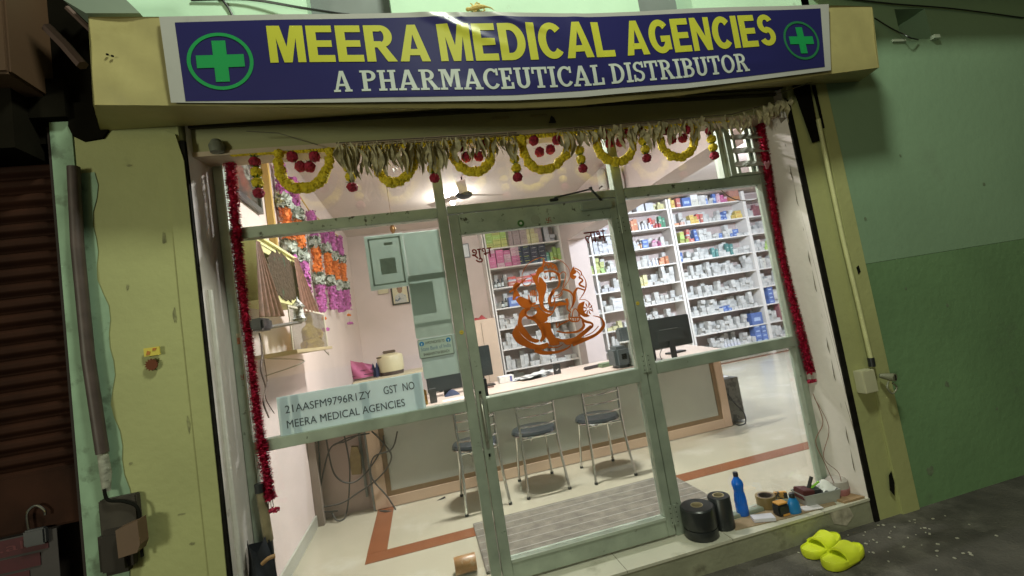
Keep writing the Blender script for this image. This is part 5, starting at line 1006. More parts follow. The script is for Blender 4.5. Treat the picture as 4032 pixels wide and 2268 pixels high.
c = PZ(1150, 1003, ZT); b = MB(); b.box(c.x-.12, c.x+.06, c.y-.05, c.y+.06, ZT+.0004, ZT+.0018); single('loose_sheet', b, MATS['white_paper'], 'loose white sheet of paper under the navy cloth', 'paper')

# far left table with bag rack and cream cooker
yt = 4.2; ztb = PY(985, 943, yt).z
tb = thing('side_table', 'plain table against the back wall carrying the rack and the cream cooker', 'table', (-.6, 4.4, 0))
b = MB(); b.bbox(-1.22, -.02, 4.05, 4.7, ztb-.03, ztb, .004); part('tabletop', b, mat('yellowish_laminate', (.62, .55, .38), .5), tb)
for x in (-1.18, -.06):
    for y in (4.09, 4.66): b = MB(); b.box(x-.02, x+.02, y-.02, y+.02, 0, ztb-.03); part('leg', b, M_chrome, tb)
c = PY(985, 940, yt)
ck = thing('rice_cooker', 'cream rounded appliance with dark base and handle on the side table', 'cooker', (c.x, yt+.1, ztb+.0005), local=True)
b = MB(); b.lathe([(0, .05), (.17, .05), (.18, .08), (.185, .24), (.17, .275), (.10, .30), (0, .305)], 28); part('body', b, mat('cream_enamel', (.66, .60, .38), .35), ck, True)
b = MB(); b.lathe([(0, 0), (.165, 0), (.172, .05), (0, .05)], 28); part('base', b, mat('dark_brown_plastic', (.08, .055, .045), .5), ck, True)
b = MB(); b.bbox(-.09, .09, -.03, .03, .305, .345, .01); part('handle', b, MATS['dark_brown_plastic'], ck)
b = MB(); b.bbox(-.175, .0, -.14, -.10, .255, .275, .004); part('lid_latch', b, MATS['dark_brown_plastic'], ck)
c = PY(912, 965, yt)
rk = thing('wire_rack', 'black wire rack on the side table holding a pink bag', 'rack', (c.x, yt+.05, ztb+.0005), local=True)
b = MB()
for x in (-.2, .2):
    for y in (-.08, .1): b.tube([(x, y, 0), (x, y, .14)], .004, 5)
for z in (.02, .07, .13): b.tube([(-.2, -.08, z), (.2, -.08, z), (.2, .1, z), (-.2, .1, z), (-.2, -.08, z)], .004, 5)
part('wire', b, M_black, rk)
b = MB(); b.grid(lambda s, t: (c.x-.17+.34*s, yt+.0+.02*math.sin(s*9+t*5)-.04*math.sin(math.pi*s), ztb+.03+t*(.27-.12*s+.02*math.sin(s*13))), 18, 10); b.grid(lambda s, t: (c.x-.17+.34*s, yt+.10, ztb+.03+t*(.27-.12*s)), 8, 4); single('pink_bag', b, mat('pink_fabric', (.50, .14, .26), .8, var=.15, scale=10), 'crumpled pink bag in the wire rack', 'bag', smooth=True)
b = MB(); b.grid(lambda s, t: (c.x+.16+.09*s, yt-.03+.02*math.sin(s*9), ztb+.01+t*(.16+.04*math.sin(s*11))), 8, 6); single('navy_bag', b, mat('navy_cloth', (.03, .04, .09), .8), 'dark navy folded bag between the pink bag and the cream cooker', 'bag')

# cream cabinet left of the shelves, red cloth on it
a = PY(1195, 806, 5.0); c = PY(1243, 799, 5.0)
cbt = thing('cabinet', 'plain cream cabinet between the back wall and the shelves', 'cabinet', (.7, 5.2, 0))
b = MB(); b.bbox(.52, 1.015, 5.0, YB-.01, 0, c.z, .006); part('carcass', b, mat('peach_laminate2', (.66, .50, .38), .5, var=.04), cbt)
b = MB(); b.box(.765, .769, 4.996, 4.9995, .05, c.z-.05); part('door_gap', b, M_dark, cbt)
b = MB(); p = PY(1210, 799, 5.05); b.grid(lambda s, t: (p.x-.14+.26*s, 5.03+.16*t, c.z+.004+.085*math.sin(math.pi*s)*(.7+.3*math.sin(s*12))*math.sin(math.pi*t)), 16, 8); single('red_cloth', b, mat('red_cotton', (.36, .05, .06), .85, var=.2), 'bundled red cloth on top of the cream cabinet', 'cloth', smooth=True)
# wall frames on the back wall
def wframe(name, label, x0, x1, z0, z1, fm, im, fw=.022, y=YB-.012):
    t = thing(name, label, 'picture', ((x0+x1)/2, y, z0))
    b = MB(); b.box(x0, x1, y-.02, y, z0, z0+fw); b.box(x0, x1, y-.02, y, z1-fw, z1); b.box(x0, x0+fw, y-.02, y, z0+fw, z1-fw); b.box(x1-fw, x1, y-.02, y, z0+fw, z1-fw); part('frame', b, fm, t)
    b = MB(); b.box(x0+fw, x1-fw, y-.012, y-.004, z0+fw, z1-fw); part('picture', b, im, t); return t
Mcream = mat('cream_photo_backdrop', (.60, .55, .36), .4, var=.1, scale=6)
a = PY(996, 730, YB-.02); c = PY(1030, 765, YB-.02)
def F2(x, y): return PY((1360+x/3.622)/PS, (820+y/3.622)/PS, YB-.02)
q0 = F2(680, 1388); q1 = F2(885, 1110); q2 = F2(920, 1345); q3 = F2(640, 1135)
x0, x1, z0, z1 = q3.x-.0, q1.x+.01, q0.z, q1.z+.12
tp = wframe('portrait_frame', 'black framed portrait of a man in a pale shirt on the back wall', x0, x1, z0, z1, M_black, Mcream, .026)
cx = (x0+x1)/2; wz = z1-z0
b = MB(); yy = YB-.0265
def ell(b, x, z, rx, rz, y, n=24): b.add([(x+rx*math.cos(2*math.pi*k/n), y, z+rz*math.sin(2*math.pi*k/n)) for k in range(n)], [tuple(range(n))])
ell(b, cx, z0+wz*.60, .042, .058, yy); part('face', b, mat('photo_skin', (.30, .17, .10), .5), tp)
b = MB(); ell(b, cx, z0+wz*.66, .046, .05, yy+.0005); part('hair', b, mat('photo_hair', (.03, .025, .02), .5), tp)
b = MB(); b.add([(cx-.10, yy+.0008, z0+.03), (cx+.10, yy+.0008, z0+.03), (cx+.095, yy+.0008, z0+wz*.36), (cx+.03, yy+.0008, z0+wz*.46), (cx-.03, yy+.0008, z0+wz*.46), (cx-.095, yy+.0008, z0+wz*.36)], [tuple(range(6))]); part('shirt', b, mat('photo_shirt', (.45, .46, .42), .5, c2=(.10, .14, .2), thr=.55, soft=.05, sscale=14), tp)
q = F2(540, 1210); wframe('small_picture', 'small pale framed picture peeking out left of the portrait', q.x-.09, q.x+.10, q.z-.02, q.z+.22, mat('pale_frame', (.42, .36, .30), .5), Mcream, .012, YB-.006)
q = PY(1176, 632, YB); wframe('white_picture', 'narrow white picture with thin grey frame on the back wall left of the shelves', q.x-.10, q.x+.035, q.z-.12, q.z+.14, mat('grey_frame', (.25, .25, .28), .5), mat('white_print', (.70, .74, .75), .4), .016)
b = MB(); c1 = PY(988, 577, 3.0); b.lathe([(0, -.07), (.012, -.05), (.03, -.02), (.036, .02), (.02, .05), (.004, .06), (0, .4)], 16, Matrix.Translation(c1)); b.tube([c1+Vector((0, 0, .05)), Vector((c1.x, c1.y, ZC))], .002, 4); single('hanging_lamp', b, mat('old_brass', (.30, .17, .07), .3, metal=.8), 'small brass oil lamp hanging from the ceiling above the certificate', 'lamp', smooth=True)

# ================================================================== LEFT WALL THINGS
def LX(u, v, x): return PX(u, v, x)
# picture under glass, top left
def Q1(x, y, X): return PX((900+x/1.5417)/PS, (560+y/1.5417)/PS, X)
pf = thing('framed_picture', 'large dark framed devotional picture high on the left wall with a round white eye motif', 'picture', (XL, .75, 2.3))
ya, yb2, za, zb = .38, .97, 2.375, 2.80
X0 = XL+.03
b = MB(); b.box(XL+.002, X0, ya, yb2, za, za+.035); b.box(XL+.002, X0, ya, yb2, zb-.035, zb); b.box(XL+.002, X0, ya, ya+.035, za+.035, zb-.035); b.box(XL+.002, X0, yb2-.035, yb2, za+.035, zb-.035); part('frame', b, M_black, pf)
b = MB(); b.box(XL+.002, XL+.012, ya+.035, yb2-.035, za+.035, zb-.035); part('picture', b, mat('red_and_black_print', (.05, .05, .055), .5, c2=(.42, .07, .04), thr=.50, soft=.03, sscale=6, var=.3), pf)
c = Q1(112, 180, XL+.013)
def xdisc(b, c, r, x, sx=1, n=20): b.add([(x, c.y+r*sx*math.cos(2*math.pi*k/n), c.z+r*math.sin(2*math.pi*k/n)) for k in range(n)], [tuple(range(n))])
b = MB(); xdisc(b, c, .055, XL+.0135); part('white_disc', b, mat('white_disc_print', (.7, .66, .6), .5), pf); b = MB(); xdisc(b, c, .028, XL+.0145); part('black_disc', b, M_black, pf)
b = MB(); b.box(XL+.0185, XL+.021, ya+.036, yb2-.036, za+.036, zb-.036); part('glass', b, GL2, pf)
b = MB(); b.bbox(XL+.002, XL+.05, 1.12, 1.17, 1.95, ZC-.02, .004); single('wall_batten', b, mat('ochre_wood', (.50, .32, .08), .5), 'vertical ochre wooden batten on the left wall between the picture and the garlands', 'batten')
b = MB(); b.bbox(XL+.04, XL+.044, 1.6, 1.75, 1.95, 2.75, .001); b.bbox(XL+.04, XL+.044, 1.38, 1.5, 2.2, 2.8, .001); single('clear_wrapper', b, glassmat('clear_film', spec=.12, dirt=.12), 'clear plastic film hanging behind the flower garlands', 'film')
# flower garlands
Mmag = mat('magenta_petals', (.52, .12, .42), .7, var=.3, scale=25); Mor = mat('orange_petals', (.78, .20, .03), .7, var=.25, scale=25); Msil = mat('silver_leaves', (.46, .50, .44), .55, metal=.0, var=.3, scale=25); Mdg = mat('dark_green_leaves', (.04, .06, .04), .6, var=.3)
def fluff(b, p0, p1, rad, n, size, seed):
    rn = random.Random(seed); p0 = Vector(p0); p1 = Vector(p1)
    for i in range(n):
        t = rn.random(); a = rn.random()*6.283; c = p0.lerp(p1, t)+Vector((math.cos(a), math.sin(a), 0))*rad*rn.uniform(.55, 1)
        nrm = Vector((math.cos(a)+rn.uniform(-.5, .5), math.sin(a)+rn.uniform(-.5, .5), rn.uniform(-.7, .7))).normalized(); u = nrm.orthogonal().normalized(); v = nrm.cross(u); s = size*rn.uniform(.6, 1.2)
        th = rn.random()*6.28; uu = u*math.cos(th)+v*math.sin(th); vv = v*math.cos(th)-u*math.sin(th)
        b.add([c-uu*s-vv*s*.5, c+uu*s*.6-vv*s, c+uu*s+vv*s*.6, c-uu*s*.3+vv*s+nrm*s*.5], [(0, 1, 2, 3)])
def garland(label, y, zt, x, k, wdt=.05, tail=True):
    t = thing('flower_garland', label, 'garland', (x, y, zt-1.0), 'artificial flower garlands on the left wall')
    segs = [('pink_flowers', 0, .27, Mmag, .044), ('silver_collar', .27, .36, Msil, .054), ('orange_flowers', .36, .63, Mor, .042), ('silver_collar', .63, .73, Msil, .054), ('pink_flowers', .73, 1.0, Mmag, .048)]
    for i, (nm, a, c, m, rad) in enumerate(segs):
        b = MB(); z0 = zt-c*1.05; z1 = zt-a*1.05; b.tube([(x, y, z1), (x, y, z0)], rad*.62, 8); fluff(b, (x, y, z1), (x, y, z0), rad, 260 if 'collar' not in nm else 110, .018 if 'collar' not in nm else .026, k*10+i); part(nm, b, m, t)
        if 'collar' in nm: b = MB(); fluff(b, (x, y, z1), (x, y, z1-.015), rad, 30, .02, k*11+i); fluff(b, (x, y, z0), (x, y, z0+.015), rad, 30, .02, k*12+i); part('dark_leaves', b, Mdg, t)
    if tail:
        b = MB(); b.tube([(x, y, zt-1.05), (x, y, zt-1.24)], .002, 4); part('thread', b, Msil, t)
        b = MB(); fluff(b, (x, y, zt-1.115), (x, y, zt-1.135), .022, 50, .012, k*13); part('orange_bead', b, Mor, t)
        b = MB(); fluff(b, (x, y, zt-1.23), (x, y, zt-1.25), .035, 60, .014, k*14); part('pink_tassel', b, Mmag, t)
gx = -1.165
for k, (y, zt, lab, tl) in enumerate([(1.42, 2.93, 'pink and orange flower garland nearest the window on the left wall', False), (1.80, 2.93, 'pink and orange flower garland second from the window on the left wall', False), (2.42, 2.80, 'pink and orange flower garland third from the window, ending in a pink tassel', True), (3.05, 2.86, 'pink and orange flower garland fourth from the window on the left wall', False), (3.55, 2.86, 'pink and orange flower garland fifth from the window on the left wall', False), (4.15, 2.92, 'pink and orange flower garland farthest from the window on the left wall', True)]): garland(lab, y, zt, gx, k+1, tail=tl)
b = MB(); b.tube([(XL+.06, 1.2, 2.93), (XL+.06, 2.4, 2.80), (XL+.06, 4.3, 2.93)], .008, 6); single('garland_rod', b, mat('ochre_wood', (.5, .32, .08), .5), 'thin rod on the left wall from which the flower garlands hang', 'rod')
# shrine box
XS = -1.04
p1 = Q1(175, 600, XS); p2 = Q1(400, 700, XS); p3 = Q1(415, 1000, XS)
ys0, ys1, zs0, zs1 = p1.y, p2.y, p3.z, (p1.z+p2.z)/2
sh = thing('wall_shrine', 'pale yellow box shrine on the left wall with a dark serrated picture inside', 'shrine', (XS, ys0, zs0))
Mye = mat('pale_yellow_board', (.68, .64, .30), .5, var=.05)
b = MB(); b.box(XL+.002, XS, ys0, ys0+.02, zs0, zs1); b.box(XL+.002, XS, ys1-.02, ys1, zs0, zs1); b.box(XL+.002, XS, ys0+.02, ys1-.02, zs0, zs0+.02); b.box(XL+.002, XS, ys0+.02, ys1-.02, zs1-.02, zs1); b.box(XL+.003, XL+.02, ys0+.02, ys1-.02, zs0+.02, zs1-.02); part('box', b, Mye, sh)
b = MB()
for q in ((ys0-.01, ys1+.01, zs1, zs1+.015), (ys0+.0, ys1, zs1-.04, zs1-.028)): b.box(XS-.01, XS+.015, q[0], q[1], q[2], q[3])
b.box(XS+.001, XS+.01, ys0, ys1, zs0, zs0+.05); b.box(XS+.001, XS+.01, ys0, ys1, zs1-.075, zs1-.04); b.box(XS+.001, XS+.01, ys0, ys0+.05, zs0+.051, zs1-.076); b.box(XS+.001, XS+.01, ys1-.05, ys1, zs0+.051, zs1-.076); part('moulding', b, Mye, sh)
b = MB(); cy = (ys0+ys1)/2; cz = (zs0+zs1)/2; pts = []
for k in range(44): a = 2*math.pi*k/44; rr = 1+.10*(k % 2)-.05*math.sin(k*2.3); pts.append((cy+.31*rr*math.cos(a)*min(1, abs(ys1-ys0)/.75), cz+.145*rr*math.sin(a)))
b.prism(pts, XS+.012, XS+.016, axis='X'); part('dark_relief', b, mat('dark_brown_relief', (.05, .03, .02), .8, var=.4, scale=30, bump=1, spec=.2, c2=(.02, .07, .04), thr=.6, soft=.05, sscale=12), sh)
Mdrape = mat('copper_pleated_cloth', (.21, .095, .07), .55, var=.35, scale=40)
def drape(lab, y, zt, zb_, x, w0, w1):
    b = MB(); n = 22
    b.grid(lambda s, t: (x+.02*math.sin(s*math.pi*2*5)*(1-t*.5), y+(s-.5)*(w1+(w0-w1)*t)+.03*(1-t), zb_+(zt-zb_)*t+.01*math.sin(s*9)*(1-t)), 60, 8); single('pleated_drape', b, Mdrape, lab, 'drape', smooth=True)
pA = Q1(180, 600, XS+.04); pB = Q1(265, 1060, XS+.04)
def drape2(lab, tl, tr, bl, br, X_):
    b = MB(); A, B_, C_, D_ = [Q1(*q, X_) for q in (tl, tr, bl, br)]
    def f(s, t):
        top = A.lerp(B_, s); bot = C_.lerp(D_, s); p = bot.lerp(top, t); return (X_+.018*math.sin(s*math.pi*10)*(1.1-t), p.y, p.z)
    b.grid(f, 60, 10); single('pleated_drape', b, Mdrape, lab, 'drape', smooth=True)
drape2('copper coloured pleated drape at the near corner of the yellow shrine', (165, 598), (190, 605), (186, 1060), (340, 1056), XS+.035)
drape2('copper coloured pleated drape at the far corner of the yellow shrine', (396, 700), (420, 706), (445, 1035), (548, 1030), XS+.035)
# gold idol in a glass case on a shelf
XI = -1.0
gq0 = Q1(390, 1272, XI); gq1 = Q1(600, 1232, XI); gtop = Q1(540, 1010, XI)
yi0, yi1, zi = gq0.y, min(gq1.y, gq0.y+1.05), gq0.z+.01
sf_ = thing('wall_shelf', 'small wooden bracket shelf under the golden idol case on the left wall', 'shelf', (XI, (yi0+yi1)/2, zi-.03))
b = MB(); b.bbox(XL+.002, XI+.03, yi0-.02, yi1+.04, zi-.024, zi, .003); part('board', b, mat('pale_wood', (.42, .34, .20), .5), sf_)
b = MB(); b.tube(smoothpath([(XL+.02, yi0+.2, zi-.024), (XI, yi0+.25, zi-.08), (XL+.03, yi0+.1, zi-.13)]), .004, 5); b.tube(smoothpath([(XI, yi1-.15, zi-.024), (XI+.02, yi1-.1, zi-.07), (XI, yi1-.02, zi-.05)]), .004, 5); part('bracket', b, MATS['worn_steel'], sf_)
zt = 1.655
cs = thing('idol_case', 'clear glass case with pale arched frame holding the golden idol', 'case', (XI, yi0, zi+.0005))
b = MB(); b.box(XI+.001, XI+.006, yi0, yi0+.012, zi+.001, zt); b.box(XI+.001, XI+.006, yi1-.012, yi1, zi+.001, zt); b.box(XI+.001, XI+.006, yi0+.012, yi1-.012, zt-.012, zt); part('frame', b, mat('cream_frame', (.62, .57, .46), .4), cs)
b = MB(); b.box(XI-.001, XI+.0005, yi0, yi1, zi+.001, zt-.001); part('glass', b, GL2, cs)
XJ = -1.07; ya_ = Q1(442, 1190, XJ).y; yb_ = Q1(552, 1190, XJ).y; sc_ = (yb_-ya_)/.30; cyi = (ya_+yb_)/2; hz = (Q1(480, 1010, XJ).z-zi)/.35; idl = MB()
idl.lathe([(0, 0), (.13, 0), (.14, .04), (.10, .06), (.11, .10), (.085, .16), (.06, .19), (.045, .21), (.055, .25), (.04, .29), (.02, .33), (0, .35)], 20, Matrix.Translation((XJ, cyi, zi+.002)) @ Matrix.Diagonal((1, sc_, hz, 1)), sx=.38, sy=1.0)
for s in (-1, 1): idl.tube(smoothpath([(XJ, cyi+s*.07*sc_, zi+.17*hz), (XJ+.02, cyi+s*.14*sc_, zi+.14*hz), (XJ+.02, cyi+s*.10*sc_, zi+.08*hz)]), .02, 8)
idl.tube([(XJ+.01, cyi-.14*sc_, zi+.03), (XJ+.03, cyi, zi+.06), (XJ+.01, cyi+.14*sc_, zi+.03)], .03, 8)
single('golden_idol', idl, mat('gold_metal', (.72, .46, .06), .35, metal=.35, var=.4, scale=40, bump=1, bscale=60, c2=(.18, .10, .02), thr=.52, soft=.06, sscale=40), 'small seated golden idol inside the glass case', 'idol', smooth=True)
# lamp arm
p = Q1(190, 1120, -1.0); q = Q1(440, 1092, -1.0)
la = thing('lamp_arm', 'dark horizontal arm from the wall carrying a small black and white lantern', 'lamp', tuple(p))
b = MB(); b.tube([p+Vector((0, 0, -.01)), q], .012, 6); b.bbox(p.x-.03, p.x+.03, p.y-.05, p.y+.10, p.z-.02, p.z+.04, .01); part('arm', b, M_black, la)
lc_ = q+Vector((0, -.03, .0)); b = MB(); b.lathe([(.0, .0), (.035, 0), (.045, .02), (.035, .03), (.03, .09), (.045, .10), (.03, .12), (.008, .15), (0, .17)], 16, Matrix.Translation(lc_)); part('lantern', b, mat('black_and_white_glaze', (.05, .05, .055), .3, c2=(.6, .6, .56), thr=.5, soft=.04, sscale=14), la, True)
b = MB()
b.tube(smoothpath([PX(652, 838, -1.05), PX(660, 880, -1.06), PX(656, 930, -1.04), PX(668, 975, -1.06), PX(662, 1010, -1.03), PX(676, 1050, -1.06)]), .004, 5); b.tube(smoothpath([PX(655, 850, -1.06), PX(664, 905, -1.02), PX(672, 960, -1.06), PX(668, 1000, -1.04), PX(690, 1040, -1.06)]), .0025, 5)
single('hanging_wires', b, mat('brown_wire', (.12, .09, .07), .6), 'thin brown wires trailing down the left wall behind the red garland', 'wires', smooth=True)

# beam side: voltage stabiliser and wall fan, ceiling fan and bulb
c = PX(1522, 452, 2.46); b = MB(); b.lathe([(0, -.14), (.075, -.14), (.085, -.12), (.085, .12), (.06, .14), (0, .14)], 18, Matrix.Translation((2.42, c.y, c.z)), sx=.6); sb_ = thing('wall_stabiliser', 'white rounded voltage stabiliser with dark slot high on the beam side', 'stabiliser', (2.42, c.y, c.z)); part('body', b, mat('white_plastic', (.66, .64, .60), .4), sb_, True)
b = MB(); b.bbox(2.365, 2.385, c.y-.055, c.y+.045, c.z-.115, c.z-.09, .004); part('slot', b, mat('dark_brown_plastic', (.08, .055, .045), .5), sb_)
c = PX(1565, 455, 2.46); wf = thing('wall_fan', 'white oval speaker on the beam side left of the lilac soffit', 'speaker', (2.42, c.y, c.z)); wf.name = 'wall_speaker'
b = MB(); b.lathe([(0, -.16), (.08, -.14), (.10, 0), (.08, .14), (0, .16)], 18, Matrix.Translation((2.42, c.y, c.z)), sx=.5); part('body', b, MATS['white_plastic'], wf, True)
b = MB(); b.lathe([(.055, 0), (.06, .01), (.05, .02), (.0, .015)], 16, Matrix.Translation((2.37, c.y, c.z-.05)) @ Matrix.Rotation(R(-90), 4, 'Y')); part('cone', b, mat('grey_mesh', (.2, .2, .2), .5), wf, True)
fc = Vector((.535, 3.0, 0))
fn_ = thing('ceiling_fan', 'dark ceiling fan hub hanging in front of the glaring bulb', 'fan', (fc.x, fc.y, ZC))
b = MB(); b.tube([(fc.x, fc.y, ZC), (fc.x, fc.y, 3.1)], .010, 8); b.lathe([(.02, .0), (.05, .03), (.035, .10), (.012, .15)], 18, Matrix.Translation((fc.x, fc.y, 3.045))); part('rod_canopy', b, mat('dark_grey_enamel', (.025, .03, .04), .5), fn_, True)
b = MB(); b.lathe([(0, 2.955), (.06, 2.958), (.10, 2.98), (.105, 3.005), (.07, 3.03), (.03, 3.045), (0, 3.045)], 24, Matrix.Translation((fc.x, fc.y, 0))); part('motor', b, MATS['dark_grey_enamel'], fn_, True)
for k in range(3):
    M_ = Matrix.Translation((fc.x, fc.y, 3.0)) @ Matrix.Rotation(R(20+120*k), 4, 'Z') @ Matrix.Rotation(R(10), 4, 'X'); b = MB(); b.bbox(.09, .55, -.055, .055, -.003, .003, .002, M_); part('blade', b, mat('pale_blade', (.58, .50, .46), .6), fn_)
bl = thing('light_bulb', 'glaring bare bulb near the ceiling beside the fan', 'bulb', tuple(BULB))
b = MB(); b.lathe([(0, -.035), (.022, -.028), (.032, -.005), (.028, .02), (.014, .04), (0, .045)], 16, Matrix.Translation(BULB)); part('glass_bulb', b, mat('glowing_bulb', (1, 1, 1), .5, emit=(1, .97, .92), es=300), bl, True)
b = MB(); b.lathe([(0, .045), (.016, .045), (.02, .07), (.02, .10), (.045, .11), (.045, ZC-BULB.z), (0, ZC-BULB.z)], 14, Matrix.Translation(BULB)); part('holder', b, MATS['white_plastic'], bl, True)
Mtube = mat('glowing_tube', (1, 1, 1), .5, emit=(.95, .97, 1), es=14)
for nm, loc, ln, ax, lab in (('tube_light', (.5, 1.0, 3.19), .6, 'X', 'ceiling tube light just inside the shop front'), ('tube_light', (4.5, 2.0, 3.19), 1.25, 'X', 'ceiling tube light over the right part of the shop')):
    t = thing(nm, lab, 'tube light', loc); b = MB(); b.bbox(loc[0]-ln/2, loc[0]+ln/2, loc[1]-.03, loc[1]+.03, 3.185, 3.228, .004); part('fixture', b, MATS['white_plastic'], t)
    b = MB(); b.tube([(loc[0]-ln/2+.03, loc[1], 3.165), (loc[0]+ln/2-.03, loc[1], 3.165)], .014, 10); part('tube', b, Mtube, t, True)
# lamp on the facade above the frame of the picture
wl = thing('facade_lamp', 'shaded lamp on a bracket high on the facade above the signboard', 'lamp', (STREET.x, YW, STREET.z))
b = MB(); b.tube([(STREET.x, YW, STREET.z+.25), (STREET.x, STREET.y, STREET.z+.22)], .02, 8); part('bracket', b, M_rust, wl)
b = MB(); b.lathe([(.22, 0), (.20, .03), (.08, .12), (.05, .2), (0, .2)], 20, Matrix.Translation(STREET+Vector((0, 0, .02)))); b.f = b.f[:-2]; part('shade', b, MATS['grey_steel'], wl)

# ================================================================== RED TINSEL GARLANDS, TORAN
Mtin = mat('red_tinsel', (.40, .010, .045), .65, var=.5, scale=60, spec=.25)
def tinsel(lab, path, rad, seed, n, dense=True):
    P = smoothpath(path, 20); rn = random.Random(seed); t = thing('tinsel_garland', lab, 'garland', tuple(P[-1]))
    b = MB(); b.tube(P, rad*.5, 8)
    for i in range(n):
        f = rn.random()*(len(P)-1); k = int(f); p = P[k].lerp(P[min(k+1, len(P)-1)], f-k); tan = (P[min(k+1, len(P)-1)]-P[max(k-1, 0)]).normalized()
        a = rn.random()*6.283; u = tan.orthogonal().normalized(); v = tan.cross(u); d = (u*math.cos(a)+v*math.sin(a)+tan*rn.uniform(-.6, .6)).normalized(); s = d.cross(tan).normalized()*rad*.17; L = rad*rn.uniform(.75, 1.15)
        b.add([p+d*rad*.3-s, p+d*rad*.3+s, p+d*L+s*.7, p+d*L-s*.7], [(0, 1, 2, 3)])
    part('tinsel', b, Mtin, t)
    e = P[-1]; b = MB()
    for dx in (-.012, .0, .012): b.tube([e+Vector((dx*.5, 0, 0)), e+Vector((dx, -.003, -.045))], .0022, 4)
    part('white_thread', b, mat('white_thread', (.6, .58, .55), .7), t)
    b = MB()
    for dx in (-.022, 0, .022): fluff(b, e+Vector((dx, 0, -.05)), e+Vector((dx, 0, -.065)), .010, 24, .007, seed+int(dx*1000))
    part('tassel_flower', b, mat('bright_red_petal', (.45, .012, .06), .6), t)
tinsel('long dark red tinsel garland hanging down the left end of the glass front', [PY(578, 392, -.055), PY(592, 560, -.055), PY(606, 700, -.055), PY(626, 860, -.055), PY(642, 1000, -.055), PY(660, 1130, -.055), PY(680, 1252, -.055)], .029, 5, 7000)
tinsel('dark red tinsel garland hanging down the right end of the glass front', [PY(1912, 306, -.06), PY(1930, 420, -.06), PY(1952, 560, -.06), PY(1975, 680, -.06), PY(2008, 810, -.06), PY(2038, 935, -.06)], .030, 6, 6000)
YT = -.155
random.seed(11)
ball = MB(); bm = bmesh.new(); bmesh.ops.create_icosphere(bm, subdivisions=3, radius=1)
for v in bm.verts: v.co *= 1+.10*math.sin(v.co.x*17)*math.sin(v.co.y*19+1)*math.sin(v.co.z*18+2)+random.uniform(-.09, .09)
bm.verts.index_update(); BV = [v.co.copy() for v in bm.verts]; BF = [[v.index for v in f.verts] for f in bm.faces]; bm.free()
Mmy = mat('marigold_yellow', (.66, .51, .02), .8, var=.35, scale=70); Mmr = mat('marigold_crimson', (.30, .012, .035), .8, var=.4, scale=70); Mlf = mat('plastic_green_leaf', (.08, .17, .03), .5, var=.3, scale=30)
def addball(b, c, r, sz=1.0): M_ = Matrix.Translation(c) @ Matrix.Rotation(random.random()*6, 4, 'Z') @ Matrix.Diagonal((r, r, r*sz, 1)); b.add(BV, BF, M_)
def collar(b, c, r):
    for k in range(9):
        a = k*.698+random.random()*.3; d = Vector((math.cos(a), math.sin(a), 0)); s = Vector((-d.y, d.x, 0))*.007
        b.add([c-s, c+s, c+d*r*1.25+Vector((0, 0, r*random.uniform(-.1, .55)))], [(0, 1, 2)])
def dropstring(lab, u, v0, seq, y=YT):
    p = PY(u, v0, y); t = thing('flower_string', lab, 'flower string', tuple(p), 'marigold strings hanging from the lintel'); z = p.z
    for k in seq:
        r = .027 if k == 'Y' else .0265
        z -= r*.95; c = Vector((p.x+random.uniform(-.003, .003), y, z)); b = MB(); addball(b, c, r, .92); part('yellow_flower' if k == 'Y' else 'red_flower', b, Mmy if k == 'Y' else Mmr, t)
        b = MB(); collar(b, c+Vector((0, 0, r*.85)), r); part('leaf_collar', b, Mlf, t); z -= r*.98
drops = [(640, 392, 'RYYR', 'leftmost'), (876, 405, 'YYR', 'second'), (1083, 385, 'YYR', 'third'), (1288, 362, 'YYYR', 'fourth'), (1456, 365, 'YYR', 'fifth'), (1612, 320, 'RYYR', 'sixth'), (1783, 316, 'RYYR', 'rightmost')]
for u, v, s, o_ in drops: dropstring(f'hanging string of yellow marigolds ending in a red flower, {o_} of seven from the left', u, v+3, s)
def loop(lab, u0, u1, vt, vb, vt2=None, red=True):
    t = thing('marigold_loop', lab, 'garland loop', tuple(PY((u0+u1)/2, vb, YT)), 'marigold loops hanging from the lintel'); b = MB(); vt2 = vt if vt2 is None else vt2
    n = 20; sk = random.uniform(-7, 7)
    for k in range(n+1):
        a = math.pi*k/n; u = (u0+u1)/2-(u1-u0)/2*math.cos(a); f = (u-u0)/(u1-u0); top = vt+(vt2-vt)*f; v = top+(vb-(vt+vt2)/2)*math.sin(a)**(.75+.25*((u0//7) % 2))+sk*math.sin(2*a); addball(b, PY(u+random.uniform(-2, 2), v+random.uniform(-2, 2), YT+random.uniform(-.008, .008)), random.uniform(.021, .028))
    part('yellow_flowers', b, Mmy, t)
    if red:
        um = (u0+u1)/2; vm = (vt+vt2)/2
        for du, dv in ((-27, 10), (-12, 34), (14, 33), (28, 8)):
            b = MB(); c = PY(um+du+random.uniform(-4, 4), vm+dv-4+random.uniform(-5, 5), YT); addball(b, c, .027); q = part('red_flower', b, Mmr, t); b = MB(); collar(b, c+Vector((0, 0, .016)), .027); part('leaf_collar', b, Mlf, t)
loop('yellow marigold loop with red flowers inside, leftmost of six', 700, 828, 388, 474, 384)
loop('yellow marigold loop mostly hidden by dried leaves, second of six from the left', 945, 1048, 380, 458, 375, False)
loop('yellow marigold loop crossed by dried leaves, third of six from the left', 1138, 1238, 366, 432, 360)
loop('yellow marigold loop with four red flowers, fourth of six from the left', 1312, 1432, 350, 428, 346)
loop('yellow marigold loop with leaves in front, fifth of six from the left', 1500, 1596, 336, 408, 330)
loop('yellow marigold loop under dried leaves, rightmost of six', 1658, 1750, 322, 396, 315)
tr = thing('toran_band', 'yellow flower band running along the lintel lip above the marigold loops', 'garland', (.5, YT, 2.33)); b = MB()
